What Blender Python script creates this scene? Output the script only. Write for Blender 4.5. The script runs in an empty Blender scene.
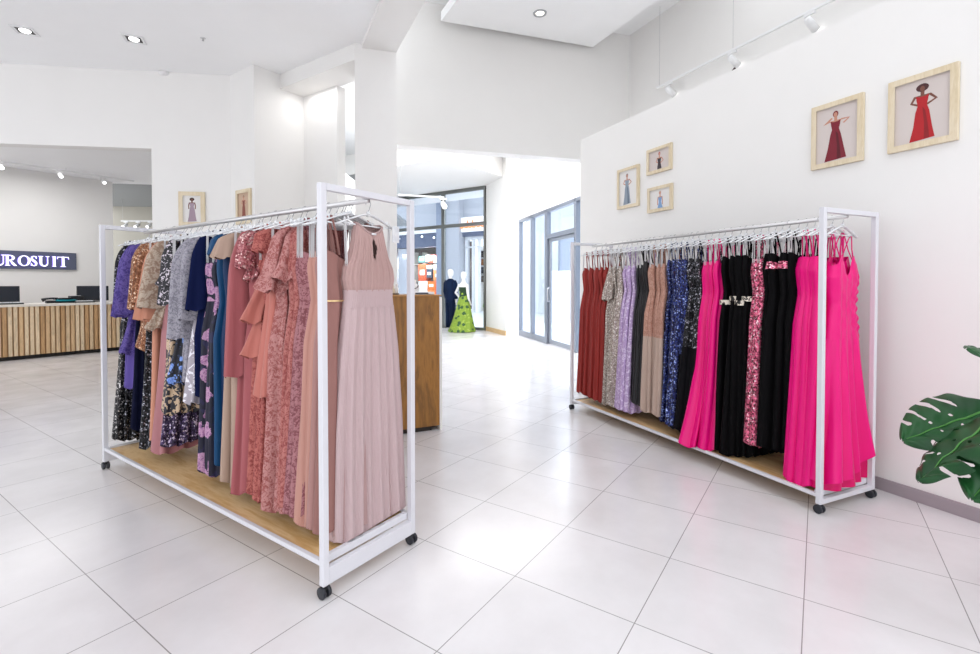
import bpy, math, random
import numpy as np
from mathutils import Vector, Matrix

PI = math.pi
S = bpy.context.scene
COL = S.collection
random.seed(11)

# ------------------------------------------------------------------ survey of the place
# The camera was solved from the floor tiles and the two racks; positions below are
# worked out by sighting from it onto real planes (floor, walls, rack sides).
F, PITCH, SHIFT, EYE = 484.36, 0.01964, -33.35, 1.35


def ray(px, py):
    dx = (px - 490) / F
    du = -(py - 327 - SHIFT) / F
    return Vector((dx, math.cos(PITCH) + du * math.sin(PITCH), -math.sin(PITCH) + du * math.cos(PITCH)))


def on_level(px, py, z=0.0):
    r = ray(px, py)
    k = (z - EYE) / r.z
    return Vector((r.x * k, r.y * k, z))


def at_depth(px, py, y):
    r = ray(px, py)
    k = y / r.y
    return Vector((r.x * k, y, EYE + r.z * k))


def on_wall(px, py, p0, d):
    """sight onto the vertical plane through p0 with plan direction d -> (point, distance along d)"""
    r = ray(px, py)
    # k*r.xy = p0 + t*d
    det = r.x * (-d[1]) + r.y * d[0]
    k = (p0[0] * (-d[1]) + p0[1] * d[0]) / det
    p = Vector((r.x * k, r.y * k, EYE + r.z * k))
    t = (p.x - p0[0]) * d[0] + (p.y - p0[1]) * d[1]
    return p, t


def plan(yaw):
    return (-math.sin(yaw), math.cos(yaw)), (math.cos(yaw), math.sin(yaw))


TILE_A, TILE_B = plan(0.97488)      # floor tile axes
WALL_A, WALL_B = plan(0.433)        # gallery wall axes

# ------------------------------------------------------------------ object helpers


class MB:
    """collects geometry, then links it as one mesh object"""

    def __init__(self):
        self.v, self.f, self.m, self.s = [], [], [], []

    def add(self, verts, faces, mat=0, smooth=False):
        o = len(self.v)
        self.v.extend([tuple(p) for p in verts])
        for f in faces:
            self.f.append(tuple(o + i for i in f))
            self.m.append(mat)
            self.s.append(smooth)

    def box(self, c, s, mat=0, rz=0.0, M=None):
        cx, cy, cz = c
        sx, sy, sz = s[0] / 2, s[1] / 2, s[2] / 2
        pts = []
        for z in (-sz, sz):
            for x, y in ((-sx, -sy), (sx, -sy), (sx, sy), (-sx, sy)):
                if rz:
                    x, y = x * math.cos(rz) - y * math.sin(rz), x * math.sin(rz) + y * math.cos(rz)
                p = Vector((cx + x, cy + y, cz + z))
                pts.append(M @ p if M else p)
        self.add(pts, [(3, 2, 1, 0), (4, 5, 6, 7), (0, 1, 5, 4), (1, 2, 6, 5), (2, 3, 7, 6), (3, 0, 4, 7)], mat)

    def bar(self, p, q, w, h, mat=0):
        """square bar from p to q; w across, h along the up-ish side"""
        p, q = Vector(p), Vector(q)
        d = (q - p).normalized()
        up = Vector((0, 0, 1)) if abs(d.z) < 0.9 else Vector((0, 1, 0))
        a = d.cross(up).normalized() * (w / 2)
        b = a.cross(d).normalized() * (h / 2)
        pts = [p - a - b, p + a - b, p + a + b, p - a + b, q - a - b, q + a - b, q + a + b, q - a + b]
        self.add(pts, [(3, 2, 1, 0), (4, 5, 6, 7), (0, 1, 5, 4), (1, 2, 6, 5), (2, 3, 7, 6), (3, 0, 4, 7)], mat)

    def tube(self, path, r, n=8, mat=0, smooth=True, caps=True, squash=1.0):
        path = [Vector(p) for p in path]
        rs = r if isinstance(r, (list, tuple)) else [r] * len(path)
        rings = []
        last = None
        for i, p in enumerate(path):
            d = (path[min(i + 1, len(path) - 1)] - path[max(i - 1, 0)]).normalized()
            if last is None:
                up = Vector((0, 0, 1)) if abs(d.z) < 0.9 else Vector((1, 0, 0))
                a = d.cross(up).normalized()
            else:
                a = (last - d * last.dot(d)).normalized()
            last = a
            b = d.cross(a)
            rings.append([p + (a * math.cos(2 * PI * k / n) + b * math.sin(2 * PI * k / n) * squash) * rs[i] for k in range(n)])
        self.rings(rings, mat, smooth, caps)

    def rings(self, rings, mat=0, smooth=True, caps=True):
        n = len(rings[0])
        v = [p for r in rings for p in r]
        f = []
        for i in range(len(rings) - 1):
            for k in range(n):
                k2 = (k + 1) % n
                f.append((i * n + k, i * n + k2, (i + 1) * n + k2, (i + 1) * n + k))
        if caps:
            f.append(tuple(range(n - 1, -1, -1)))
            f.append(tuple((len(rings) - 1) * n + k for k in range(n)))
        self.add(v, f, mat, smooth)

    def loft(self, prof, n=20, mat=0, caps=True, smooth=True, wave=None):
        """prof: (cx, cy, z, rx, ry)"""
        rings = []
        for j, (cx, cy, z, rx, ry) in enumerate(prof):
            r = []
            for k in range(n):
                t = 2 * PI * k / n
                w = 1 + (wave(j / (len(prof) - 1), t) if wave else 0)
                r.append((cx + rx * math.cos(t) * w, cy + ry * math.sin(t) * w, z))
            rings.append(r)
        self.rings(rings, mat, smooth, caps)

    def prism(self, poly, z0, z1, mat=0):
        n = len(poly)
        v = [(x, y, z0) for x, y in poly] + [(x, y, z1) for x, y in poly]
        f = [tuple(range(n - 1, -1, -1)), tuple(range(n, 2 * n))]
        for k in range(n):
            f.append((k, (k + 1) % n, n + (k + 1) % n, n + k))
        self.add(v, f, mat)

    def disc(self, c, r, n=16, mat=0, z_dir=1):
        v = [(c[0] + r * math.cos(2 * PI * k / n), c[1] + r * math.sin(2 * PI * k / n), c[2]) for k in range(n)]
        self.add(v, [tuple(range(n)) if z_dir > 0 else tuple(range(n - 1, -1, -1))], mat)

    def cyl(self, p, q, r, n=16, mat=0, smooth=True):
        self.tube([p, q], r, n, mat, smooth)

    def build(self, name, mats, parent=None, bevel=0.0, seg=2, label=None):
        me = bpy.data.meshes.new(name)
        me.from_pydata(self.v, [], self.f)
        if not isinstance(mats, (list, tuple)):
            mats = [mats]
        for m in mats:
            me.materials.append(m)
        me.polygons.foreach_set('material_index', self.m)
        me.polygons.foreach_set('use_smooth', self.s)
        me.update()
        o = bpy.data.objects.new(name, me)
        COL.objects.link(o)
        if parent:
            o.parent = parent
        if bevel:
            md = o.modifiers.new('bevel', 'BEVEL')
            md.width = bevel
            md.segments = seg
            md.limit_method = 'ANGLE'
        if label:
            o['label'] = label
        return o


def empty(name, loc=(0, 0, 0), rz=0.0):
    o = bpy.data.objects.new(name, None)
    o.empty_display_size = 0.05
    o.location = loc
    o.rotation_euler = (0, 0, rz)
    COL.objects.link(o)
    return o


def tag(o, label, cat, group=None):
    o['label'] = label
    o['category'] = cat
    if group:
        o['group'] = group
    return o


def struct(o):
    o['kind'] = 'structure'
    return o


# ------------------------------------------------------------------ materials


def srgb(h):
    if isinstance(h, str):
        h = h.lstrip('#')
        h = [int(h[i:i + 2], 16) / 255 for i in (0, 2, 4)]
    return tuple((c / 12.92 if c <= 0.04045 else ((c + 0.055) / 1.055) ** 2.4) for c in h) + (1.0,)


_M = {}


class NT:
    def __init__(self, name):
        self.mat = bpy.data.materials.new(name)
        self.mat.use_nodes = True
        self.t = self.mat.node_tree
        self.b = self.t.nodes['Principled BSDF']

    def n(self, typ, **kw):
        x = self.t.nodes.new(typ)
        for k, v in kw.items():
            if k in x.inputs.keys():
                x.inputs[k].default_value = v
            else:
                setattr(x, k, v)
        return x

    def l(self, a, b):
        self.t.links.new(a, b)

    def coords(self, rand=True, scale=(1, 1, 1)):
        tc = self.n('ShaderNodeTexCoord')
        mp = self.n('ShaderNodeMapping')
        mp.inputs['Scale'].default_value = scale
        self.l(tc.outputs['Object'], mp.inputs['Vector'])
        if rand:
            oi = self.n('ShaderNodeObjectInfo')
            mul = self.n('ShaderNodeVectorMath', operation='SCALE')
            mul.inputs[0].default_value = (7.0, 11.0, 5.0)
            self.l(oi.outputs['Random'], mul.inputs['Scale'])
            self.l(mul.outputs[0], mp.inputs['Location'])
        return mp.outputs['Vector']

    def ramp(self, fac, stops, interp='LINEAR'):
        r = self.n('ShaderNodeValToRGB')
        r.color_ramp.interpolation = interp
        e = r.color_ramp.elements
        while len(e) < len(stops):
            e.new(0.5)
        for i, (p, c) in enumerate(stops):
            e[i].position = p
            e[i].color = c if len(c) == 4 else srgb(c)
        self.l(fac, r.inputs['Fac'])
        return r.outputs['Color']

    def mix(self, fac, a, b):
        m = self.n('ShaderNodeMix', data_type='RGBA')
        if isinstance(fac, (int, float)):
            m.inputs[0].default_value = fac
        else:
            self.l(fac, m.inputs[0])
        for k, c in ((6, a), (7, b)):
            if isinstance(c, tuple):
                m.inputs[k].default_value = c
            else:
                self.l(c, m.inputs[k])
        return m.outputs[2]

    def bump(self, h, strength=0.3, dist=0.01):
        b = self.n('ShaderNodeBump')
        b.inputs['Strength'].default_value = strength
        b.inputs['Distance'].default_value = dist
        self.l(h, b.inputs['Height'])
        self.l(b.outputs['Normal'], self.b.inputs['Normal'])

    def base(self, c):
        if isinstance(c, tuple):
            self.b.inputs['Base Color'].default_value = c
        else:
            self.l(c, self.b.inputs['Base Color'])

    def set(self, **kw):
        for k, v in kw.items():
            self.b.inputs[k.replace('_', ' ')].default_value = v


def memo(fn):
    def w(*a):
        k = (fn.__name__,) + a
        if k not in _M:
            _M[k] = fn(*a)
        return _M[k]
    return w


@memo
def paint(col, rough=0.6, spec=0.3):
    t = NT('painted ' + col)
    c = t.coords(False)
    nz = t.n('ShaderNodeTexNoise', Scale=3.0, Detail=3.0)
    t.l(c, nz.inputs['Vector'])
    b = srgb(col)
    d = tuple(x * 0.965 for x in b[:3]) + (1.0,)
    t.base(t.mix(nz.outputs['Fac'], d, b))
    t.set(Roughness=rough)
    t.b.inputs['Specular IOR Level'].default_value = spec
    fine = t.n('ShaderNodeTexNoise', Scale=180.0, Detail=2.0)
    t.l(c, fine.inputs['Vector'])
    t.bump(fine.outputs['Fac'], 0.06, 0.002)
    return t.mat


@memo
def metal(col, rough=0.3):
    t = NT('metal ' + col)
    c = t.coords(False)
    nz = t.n('ShaderNodeTexNoise', Scale=60.0)
    t.l(c, nz.inputs['Vector'])
    b = srgb(col)
    t.base(t.mix(nz.outputs['Fac'], b, tuple(x * 0.9 for x in b[:3]) + (1.0,)))
    t.set(Metallic=0.85, Roughness=rough)
    return t.mat


@memo
def plastic(col, rough=0.3):
    t = NT('plastic ' + col)
    c = t.coords(False)
    nz = t.n('ShaderNodeTexNoise', Scale=25.0)
    t.l(c, nz.inputs['Vector'])
    b = srgb(col)
    t.base(t.mix(nz.outputs['Fac'], b, tuple(x * 0.93 for x in b[:3]) + (1.0,)))
    t.set(Roughness=rough)
    return t.mat


@memo
def clear_plastic():
    t = NT('frosted clear plastic')
    c = t.coords()
    nz = t.n('ShaderNodeTexNoise', Scale=30.0)
    t.l(c, nz.inputs['Vector'])
    t.base(t.ramp(nz.outputs['Fac'], [(0.3, '#eef0f4'), (0.7, '#ffffff')]))
    t.set(Roughness=0.16)
    t.b.inputs['Transmission Weight'].default_value = 0.12
    return t.mat


@memo
def wood(c1, c2, axis='Z', scale=9.0, rough=0.45):
    t = NT('wood ' + c1)
    sc = {'X': (0.16, 1, 1), 'Y': (1, 0.16, 1), 'Z': (1, 1, 0.16)}[axis]
    c = t.coords(False, sc)
    n1 = t.n('ShaderNodeTexNoise', Scale=scale, Detail=6.0, Roughness=0.6, Distortion=1.2)
    t.l(c, n1.inputs['Vector'])
    n2 = t.n('ShaderNodeTexNoise', Scale=scale * 6, Detail=3.0)
    t.l(c, n2.inputs['Vector'])
    a = t.n('ShaderNodeMath', operation='MULTIPLY_ADD')
    t.l(n2.outputs['Fac'], a.inputs[0])
    a.inputs[1].default_value = 0.35
    t.l(n1.outputs['Fac'], a.inputs[2])
    t.base(t.ramp(a.outputs[0], [(0.45, c2), (0.62, c1), (0.8, c2), (0.92, c1)]))
    t.set(Roughness=rough)
    t.bump(n2.outputs['Fac'], 0.08, 0.003)
    return t.mat


@memo
def glow(col, strength):
    t = NT('lamp glow ' + col)
    c = t.coords(False)
    g = t.n('ShaderNodeTexNoise', Scale=2.0)
    t.l(c, g.inputs['Vector'])
    t.base(srgb(col))
    em = t.mix(g.outputs['Fac'], srgb(col), srgb(col))
    t.l(em, t.b.inputs['Emission Color'])
    t.set(Emission_Strength=strength)
    return t.mat


@memo
def glass(tint='#eef4fa'):
    t = NT('clear glass')
    tr = t.n('ShaderNodeBsdfTransparent')
    tr.inputs['Color'].default_value = srgb(tint)
    gl = t.n('ShaderNodeBsdfGlossy', Roughness=0.03)
    lw = t.n('ShaderNodeLayerWeight')
    lw.inputs['Blend'].default_value = 0.5
    pw_ = t.n('ShaderNodeMath', operation='POWER')
    pw_.inputs[1].default_value = 5.0
    t.l(lw.outputs['Facing'], pw_.inputs[0])
    fr = t.n('ShaderNodeMath', operation='MULTIPLY_ADD')
    fr.inputs[1].default_value = 0.8
    fr.inputs[2].default_value = 0.03
    t.l(pw_.outputs[0], fr.inputs[0])
    mx = t.n('ShaderNodeMixShader')
    t.l(fr.outputs[0], mx.inputs[0])
    t.l(tr.outputs[0], mx.inputs[1])
    t.l(gl.outputs[0], mx.inputs[2])
    t.l(mx.outputs[0], t.t.nodes['Material Output'].inputs['Surface'])
    return t.mat


# --- cloth


def dye(c, k=.80):
    return tuple(x * k for x in srgb(c)[:3]) + (1.0,)



def _weave(t, c, col, var=0.10):
    """slight tone variation of the dyed cloth"""
    nz = t.n('ShaderNodeTexNoise', Scale=9.0, Detail=3.0)
    t.l(c, nz.inputs['Vector'])
    b = dye(col)
    return t.mix(nz.outputs['Fac'], tuple(x * (1 - var) for x in b[:3]) + (1.0,), tuple(min(1, x * (1 + var)) for x in b[:3]) + (1.0,))


@memo
def chiffon(col):
    t = NT('chiffon ' + col)
    c = t.coords(True, (1, 1, 0.25))
    t.base(_weave(t, c, col))
    t.set(Roughness=0.75)
    dark = sum(srgb(col)[:3]) < .25
    t.b.inputs['Sheen Weight'].default_value = 0.0 if dark else 0.12
    t.b.inputs['Specular IOR Level'].default_value = 0.08 if dark else 0.15
    w = t.n('ShaderNodeTexNoise', Scale=45.0, Detail=3.0)
    t.l(c, w.inputs['Vector'])
    t.bump(w.outputs['Fac'], 0.35, 0.006)
    return t.mat


@memo
def crinkle(col):
    t = NT('crinkled chiffon ' + col)
    c = t.coords(True, (1, 1, 0.3))
    t.base(_weave(t, c, col, 0.06))
    w = t.n('ShaderNodeTexWave', Scale=34.0, Distortion=7.0, Detail=2.0)
    w.inputs['Detail Scale'].default_value = 1.2
    w.bands_direction = 'X'
    t.l(c, w.inputs['Vector'])
    t.set(Roughness=0.6)
    t.b.inputs['Sheen Weight'].default_value = 0.2
    t.bump(w.outputs['Fac'], 0.35, 0.004)
    return t.mat


@memo
def satin(col, rough=0.33):
    t = NT('satin ' + col)
    c = t.coords(True, (1, 1, 0.3))
    t.base(_weave(t, c, col, 0.05))
    t.set(Roughness=rough)
    t.b.inputs['Specular IOR Level'].default_value = 0.3
    w = t.n('ShaderNodeTexNoise', Scale=12.0, Detail=2.0)
    t.l(c, w.inputs['Vector'])
    t.bump(w.outputs['Fac'], 0.25, 0.012)
    return t.mat


@memo
def lace(c1, c2, scale=55.0):
    t = NT('lace ' + c1)
    c = t.coords(True)
    n1 = t.n('ShaderNodeTexNoise', Scale=scale * .75, Detail=2.5, Roughness=0.6, Distortion=1.4)
    t.l(c, n1.inputs['Vector'])
    v = t.n('ShaderNodeTexVoronoi', Scale=scale * 2.6)
    t.l(c, v.inputs['Vector'])
    m = t.n('ShaderNodeMath', operation='MULTIPLY_ADD')
    t.l(v.outputs['Distance'], m.inputs[0])
    m.inputs[1].default_value = -0.22
    t.l(n1.outputs['Fac'], m.inputs[2])
    t.base(t.ramp(m.outputs[0], [(0.30, dye(c2)), (0.43, dye(c1)), (0.62, dye(c1))]))
    t.set(Roughness=0.7)
    t.b.inputs['Specular IOR Level'].default_value = 0.25
    t.bump(m.outputs[0], 0.6, 0.006)
    return t.mat


@memo
def sequin(c1, c2, c3, scale=95.0, part=0.5):
    scale *= 1.55
    t = NT('sequins ' + c1)
    c = t.coords(True)
    v = t.n('ShaderNodeTexVoronoi', Scale=scale)
    t.l(c, v.inputs['Vector'])
    sp = t.n('ShaderNodeSeparateColor')
    t.l(v.outputs['Color'], sp.inputs[0])
    t.base(t.ramp(sp.outputs[0], [(0.0, c1), (part, c1), (part + 0.06, c2), (0.86, c2), (0.9, c3)]))
    # each sequin lies at its own tilt
    g = t.n('ShaderNodeNewGeometry')
    sub = t.n('ShaderNodeVectorMath', operation='SUBTRACT')
    t.l(v.outputs['Color'], sub.inputs[0])
    sub.inputs[1].default_value = (0.5, 0.5, 0.5)
    sc = t.n('ShaderNodeVectorMath', operation='SCALE')
    t.l(sub.outputs[0], sc.inputs[0])
    sc.inputs['Scale'].default_value = 0.9
    ad = t.n('ShaderNodeVectorMath', operation='ADD')
    t.l(g.outputs['Normal'], ad.inputs[0])
    t.l(sc.outputs[0], ad.inputs[1])
    no = t.n('ShaderNodeVectorMath', operation='NORMALIZE')
    t.l(ad.outputs[0], no.inputs[0])
    t.l(no.outputs[0], t.b.inputs['Normal'])
    t.set(Metallic=0.55, Roughness=0.32)
    return t.mat


@memo
def floral(bg, f1, f2, leaf, scale=7.0, size=0.36, rough=0.6):
    t = NT('floral print ' + bg + f1)
    c = t.coords(True)
    ns = t.n('ShaderNodeTexNoise', Scale=scale * 2.2, Detail=2.0)
    t.l(c, ns.inputs['Vector'])
    add = t.n('ShaderNodeMix', data_type='VECTOR')
    add.inputs[0].default_value = 0.055
    t.l(c, add.inputs[4])
    t.l(ns.outputs['Color'], add.inputs[5])
    v = t.n('ShaderNodeTexVoronoi', Scale=scale)
    t.l(add.outputs[1], v.inputs['Vector'])
    pet = t.n('ShaderNodeTexNoise', Scale=scale * 6, Detail=2.0)
    t.l(c, pet.inputs['Vector'])
    flower = t.ramp(pet.outputs['Fac'], [(0.35, f2), (0.5, f1), (0.65, f2)])
    lt = t.n('ShaderNodeMath', operation='LESS_THAN')
    t.l(v.outputs['Distance'], lt.inputs[0])
    lt.inputs[1].default_value = size
    v2 = t.n('ShaderNodeTexNoise', Scale=scale * 2.6, Detail=1.0)
    t.l(c, v2.inputs['Vector'])
    gt = t.n('ShaderNodeMath', operation='GREATER_THAN')
    t.l(v2.outputs['Fac'], gt.inputs[0])
    gt.inputs[1].default_value = 0.63
    base = t.mix(gt.outputs[0], srgb(bg), srgb(leaf))
    t.base(t.mix(lt.outputs[0], base, flower))
    t.set(Roughness=rough)
    return t.mat


@memo
def jacquard(c1, c2, scale=15.0, thr=0.52):
    t = NT('jacquard ' + c1 + c2)
    c = t.coords(True)
    n1 = t.n('ShaderNodeTexNoise', Scale=scale, Detail=1.5, Distortion=1.6)
    t.l(c, n1.inputs['Vector'])
    t.base(t.ramp(n1.outputs['Fac'], [(thr, c1), (thr + 0.02, c2)]))
    t.set(Roughness=0.45)
    t.bump(n1.outputs['Fac'], 0.3, 0.006)
    return t.mat


@memo
def skin_white():
    return plastic('#f2f1ef', 0.35)


@memo
def tile_floor():
    t = NT('cream porcelain tile')
    c = t.coords(False)
    br = t.n('ShaderNodeTexBrick')
    br.offset = 0.0
    br.squash = 1.0
    br.inputs['Scale'].default_value = 1.0
    br.inputs['Brick Width'].default_value = 0.55485
    br.inputs['Row Height'].default_value = 0.55485
    br.inputs['Mortar Size'].default_value = 0.0022
    br.inputs['Mortar Smooth'].default_value = 0.1
    br.inputs['Bias'].default_value = 0.0
    br.inputs['Color1'].default_value = srgb('#e8e5e6')
    br.inputs['Color2'].default_value = srgb('#e4e1e2')
    br.inputs['Mortar'].default_value = srgb('#9a9796')
    t.l(c, br.inputs['Vector'])
    n1 = t.n('ShaderNodeTexNoise', Scale=2.6, Detail=5.0, Roughness=0.6)
    t.l(c, n1.inputs['Vector'])
    cloud = t.ramp(n1.outputs['Fac'], [(0.3, (0.90, 0.895, 0.89, 1)), (0.7, (1, 1, 1, 1))])
    mu = t.n('ShaderNodeMix', data_type='RGBA', blend_type='MULTIPLY')
    mu.inputs[0].default_value = 1.0
    t.l(br.outputs['Color'], mu.inputs[6])
    t.l(cloud, mu.inputs[7])
    t.base(mu.outputs[2])
    rr = t.ramp(n1.outputs['Fac'], [(0.3, (0.16, 0.16, 0.16, 1)), (0.7, (0.26, 0.26, 0.26, 1))])
    t.l(rr, t.b.inputs['Roughness'])
    t.b.inputs['Specular IOR Level'].default_value = 0.5
    t.bump(br.outputs['Fac'], -0.25, 0.002)
    return t.mat


WALL = paint('#f0eeeb')
CEIL = paint('#fafafa', 0.8)
WHITE_METAL = paint('#dcdbe0', 0.35, 0.5)
BLACK_RUBBER = plastic('#15161a', 0.45)
CHROME = metal('#c9c9cc', 0.2)
ALU = metal('#8d929c', 0.4)
FRAME_WOOD = wood('#e2d3b8', '#d6c4a2', 'Z', 14.0)
SHELF_WOOD = wood('#cfa878', '#b98c5a', 'X', 8.0, 0.4)
CABINET_WOOD = wood('#a5702c', '#7d531c', 'Z', 7.0, 0.4)


# ------------------------------------------------------------------ planes to sight on


class Plane:
    """vertical plane: local x runs rightwards along it, local y away from the viewer, local z up"""

    def __init__(self, p0, X):
        self.p0, self.X = (p0[0], p0[1]), X
        self.rz = math.atan2(X[1], X[0])

    def uz(self, px, py):
        p, t = on_wall(px, py, self.p0, self.X)
        return t, p.z

    def rect(self, x0, y0, x1, y1):
        xm, ym = (x0 + x1) / 2, (y0 + y1) / 2
        return self.uz(x0, ym)[0], self.uz(x1, ym)[0], self.uz(xm, y1)[1], self.uz(xm, y0)[1]

    def root(self, name, u=0.0, y=0.0, z=0.0):
        return empty(name, self.pt(u, y, z), self.rz)

    def pt(self, u, y=0.0, z=0.0):
        X = self.X
        return Vector((self.p0[0] + X[0] * u - X[1] * y, self.p0[1] + X[1] * u + X[0] * y, z))

    def place(self, o, u=0.0, y=0.0, z=0.0):
        o.location = self.pt(u, y, z)
        o.rotation_euler = (0, 0, self.rz)
        return o


def neg(d):
    return (-d[0], -d[1])


P_RIGHT = Plane((2.557, 3.19), neg(WALL_A))
P_BACK = Plane((-3.73, 7.0), (0.9914, 0.1305))
P_PILLAR = Plane((-3.73, 7.0), neg(TILE_A))
P_BULK = Plane((-1.40, 7.30), (0.959, 0.2835))
P_SIGN = Plane((-10.07, 9.47), TILE_B)
P_COUNTER = Plane((-8.5, 8.4), TILE_B)
_w = on_level(486, 330.5)
P_WINDOW = Plane((_w.x, _w.y), neg(TILE_A))
_d = on_level(520, 335)
_e = on_level(546, 343)
_v = (_e - _d).normalized()
P_DOOR = Plane((_d.x, _d.y), (_v.x, _v.y))
_m = on_level(465, 312)
P_MALL = Plane((_m.x, _m.y), neg(TILE_A))

Z_LOW, Z_HALL, Z_LINTEL = 4.34, 5.63, 3.26


def slab(name, poly, z0, z1, mat):
    mb = MB()
    area = sum(poly[i][0] * poly[(i + 1) % len(poly)][1] - poly[(i + 1) % len(poly)][0] * poly[i][1] for i in range(len(poly)))
    mb.prism(poly if area > 0 else poly[::-1], z0, z1)
    return struct(mb.build(name, mat))


# ------------------------------------------------------------------ floor, ceilings, walls
fl = MB()
fl.add([(-22, -34, 0), (22, -34, 0), (22, 18, 0), (-22, 18, 0), (-22, -34, -.1), (22, -34, -.1), (22, 18, -.1), (-22, 18, -.1)],
       [(0, 1, 2, 3), (7, 6, 5, 4), (0, 4, 5, 1), (1, 5, 6, 2), (2, 6, 7, 3), (3, 7, 4, 0)])
floor = struct(fl.build('floor', tile_floor()))
# the floor's own x runs along the tile axis B and its y along the tile axis A
_ox, _oy = 0.03701, -0.32193
floor.location = (_ox * TILE_A[0] + _oy * TILE_B[0], _ox * TILE_A[1] + _oy * TILE_B[1], 0)
floor.rotation_euler = (0, 0, math.atan2(TILE_B[1], TILE_B[0]))

RX, RY = -WALL_A[0], -WALL_A[1]     # towards the viewer along the gallery wall
COL_L, COL_R = (-1.680, 6.06), (-1.185, 6.19)
beam_l = (-1.594, 6.083)
slab('ceiling', [(-11, 6.05), (-3.73, 7.0), (-3.215, 6.65), (-2.997, 6.97), (-1.683, 6.075), COL_R,
                 (COL_R[0] + RX * 8.4, COL_R[1] + RY * 8.4), (-11, -1.5)], Z_LOW, Z_LOW + .12, CEIL)
# only the strip by the bulkhead is built; unseen opening added for sky light
slab('ceiling_hall', [(-1.3, 6.2), (-1.6, 7.25), (2.40, 8.43), (2.40 + RX * 2.4, 8.43 + RY * 2.4), (COL_R[0] + RX * 1.2, COL_R[1] + RY * 1.2)], Z_HALL, Z_HALL + .12, CEIL)
slab('trim_1', [beam_l, COL_R, (COL_R[0] + RX * 8.4, COL_R[1] + RY * 8.4), (beam_l[0] + RX * 8.4, beam_l[1] + RY * 8.4)], 4.285, Z_HALL, WALL)   # deep beam
slab('wall_column', [COL_L, COL_R, (COL_R[0] - .14, COL_R[1] + .5), (COL_L[0] - .14, COL_L[1] + .5)], 0, 4.40, WALL)

# back wall with the wide opening to the counter
mb = MB()
u_open = P_BACK.uz(152, 200)[0]
mb.box(((u_open - 7.4) / 2 + 0, .09, (Z_LINTEL + Z_LOW) / 2), (u_open + 7.4, .18, Z_LOW - Z_LINTEL))
mb.v = [(x, y, z) for x, y, z in mb.v]
lint = MB()
lint.box(((-7.4 + u_open) / 2, .09, (Z_LINTEL + Z_LOW) / 2), (u_open + 7.4, .18, Z_LOW - Z_LINTEL))
lint.box((u_open / 2, .09, Z_LOW / 2), (-u_open, .18, Z_LOW))
P_BACK.place(struct(lint.build('wall_back', WALL)))
# pillar block and the shallow bright recess beside it
slab('wall_pillar', [(-3.73, 7.0), (-3.215, 6.65), (-2.78, 7.285), (-3.2, 7.7)], 0, Z_LOW, WALL)
slab('trim_2', [(-3.215, 6.65), (-2.997, 6.97), (-1.683, 6.075), (-1.55, 6.5), (-2.78, 7.36)], 4.14, Z_LOW + .1, WALL)
slab('wall_recess', [(-2.78, 7.285), (-2.15, 6.856), (-2.07, 6.97), (-2.70, 7.40)], 0, 4.14, WALL)

# tall bulkhead over the way to the entrance
mb = MB()
mb.box((1.9, .12, (3.44 + Z_HALL) / 2), (4.6, .24, Z_HALL - 3.44))
P_BULK.place(struct(mb.build('wall_hall', WALL)))
# upper wall on the right, behind the free-standing gallery wall
slab('wall_upper', [(2.40, 8.43), (2.40 + RX * 10.5, 8.43 + RY * 10.5), (2.62 + RX * 10.5, 8.53 + RY * 10.5), (2.62, 8.53)], 0, Z_HALL, WALL)
# gallery wall
uL = P_RIGHT.uz(580, 300)[0]
mb = MB()
mb.box(((uL + 5.5) / 2, .1, 3.19 / 2), (5.5 - uL, .2, 3.19))
P_RIGHT.place(struct(mb.build('wall_right', WALL)))
mb = MB()
mb.box(((uL + 5.5) / 2, -.007, .04), (5.5 - uL, .014, .08))
P_RIGHT.place(struct(mb.build('baseboard_right', paint('#a1969b', 0.4), bevel=.003)))
# suspended ceiling panel in the hall
pp = [(441, 21), (593, 47)]
zc = 5.28
a_, b_ = [on_level(x, y, zc) for x, y in pp]
slab('ceiling_panel', [(a_.x, a_.y), (b_.x, b_.y), (b_.x + RX * 6.5, b_.y + RY * 6.5), (a_.x + RX * 6.5 + .3, a_.y + RY * 6.5)], zc, zc + .14, CEIL)

# counter room behind the back wall
mb = MB()
u_end = P_SIGN.uz(113, 220)[0]
mb.box(((u_end - 6) / 2, .1, 3.73 / 2), (u_end + 6, .2, 3.73))
P_SIGN.place(struct(mb.build('wall_counter', WALL)))
slab('ceiling_counter', [(-15, 5.6), (-3.73, 7.06), (-3.3, 7.9), (-6.6, 11.9), (-9, 11.5), (-14.5, 6)], 3.73, 3.85, CEIL)
slab('ceiling_passage', [(-8.81, 11.33), (-6.6, 11.9), (-3.3, 7.9), (-3.3, 20), (-16, 20)], 3.735, 3.85, paint('#9d9f9f', 0.7))  # grey colour stands in for the shade of this unlit, deeper space
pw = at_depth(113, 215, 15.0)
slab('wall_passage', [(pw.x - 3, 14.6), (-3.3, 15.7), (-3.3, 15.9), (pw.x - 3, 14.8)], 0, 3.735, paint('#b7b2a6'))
slab('wall_left', [(-3.3, 7.8), (-3.1, 7.8), (-3.1, 15.9), (-3.3, 15.9)], 0, 3.73, WALL)

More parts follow.
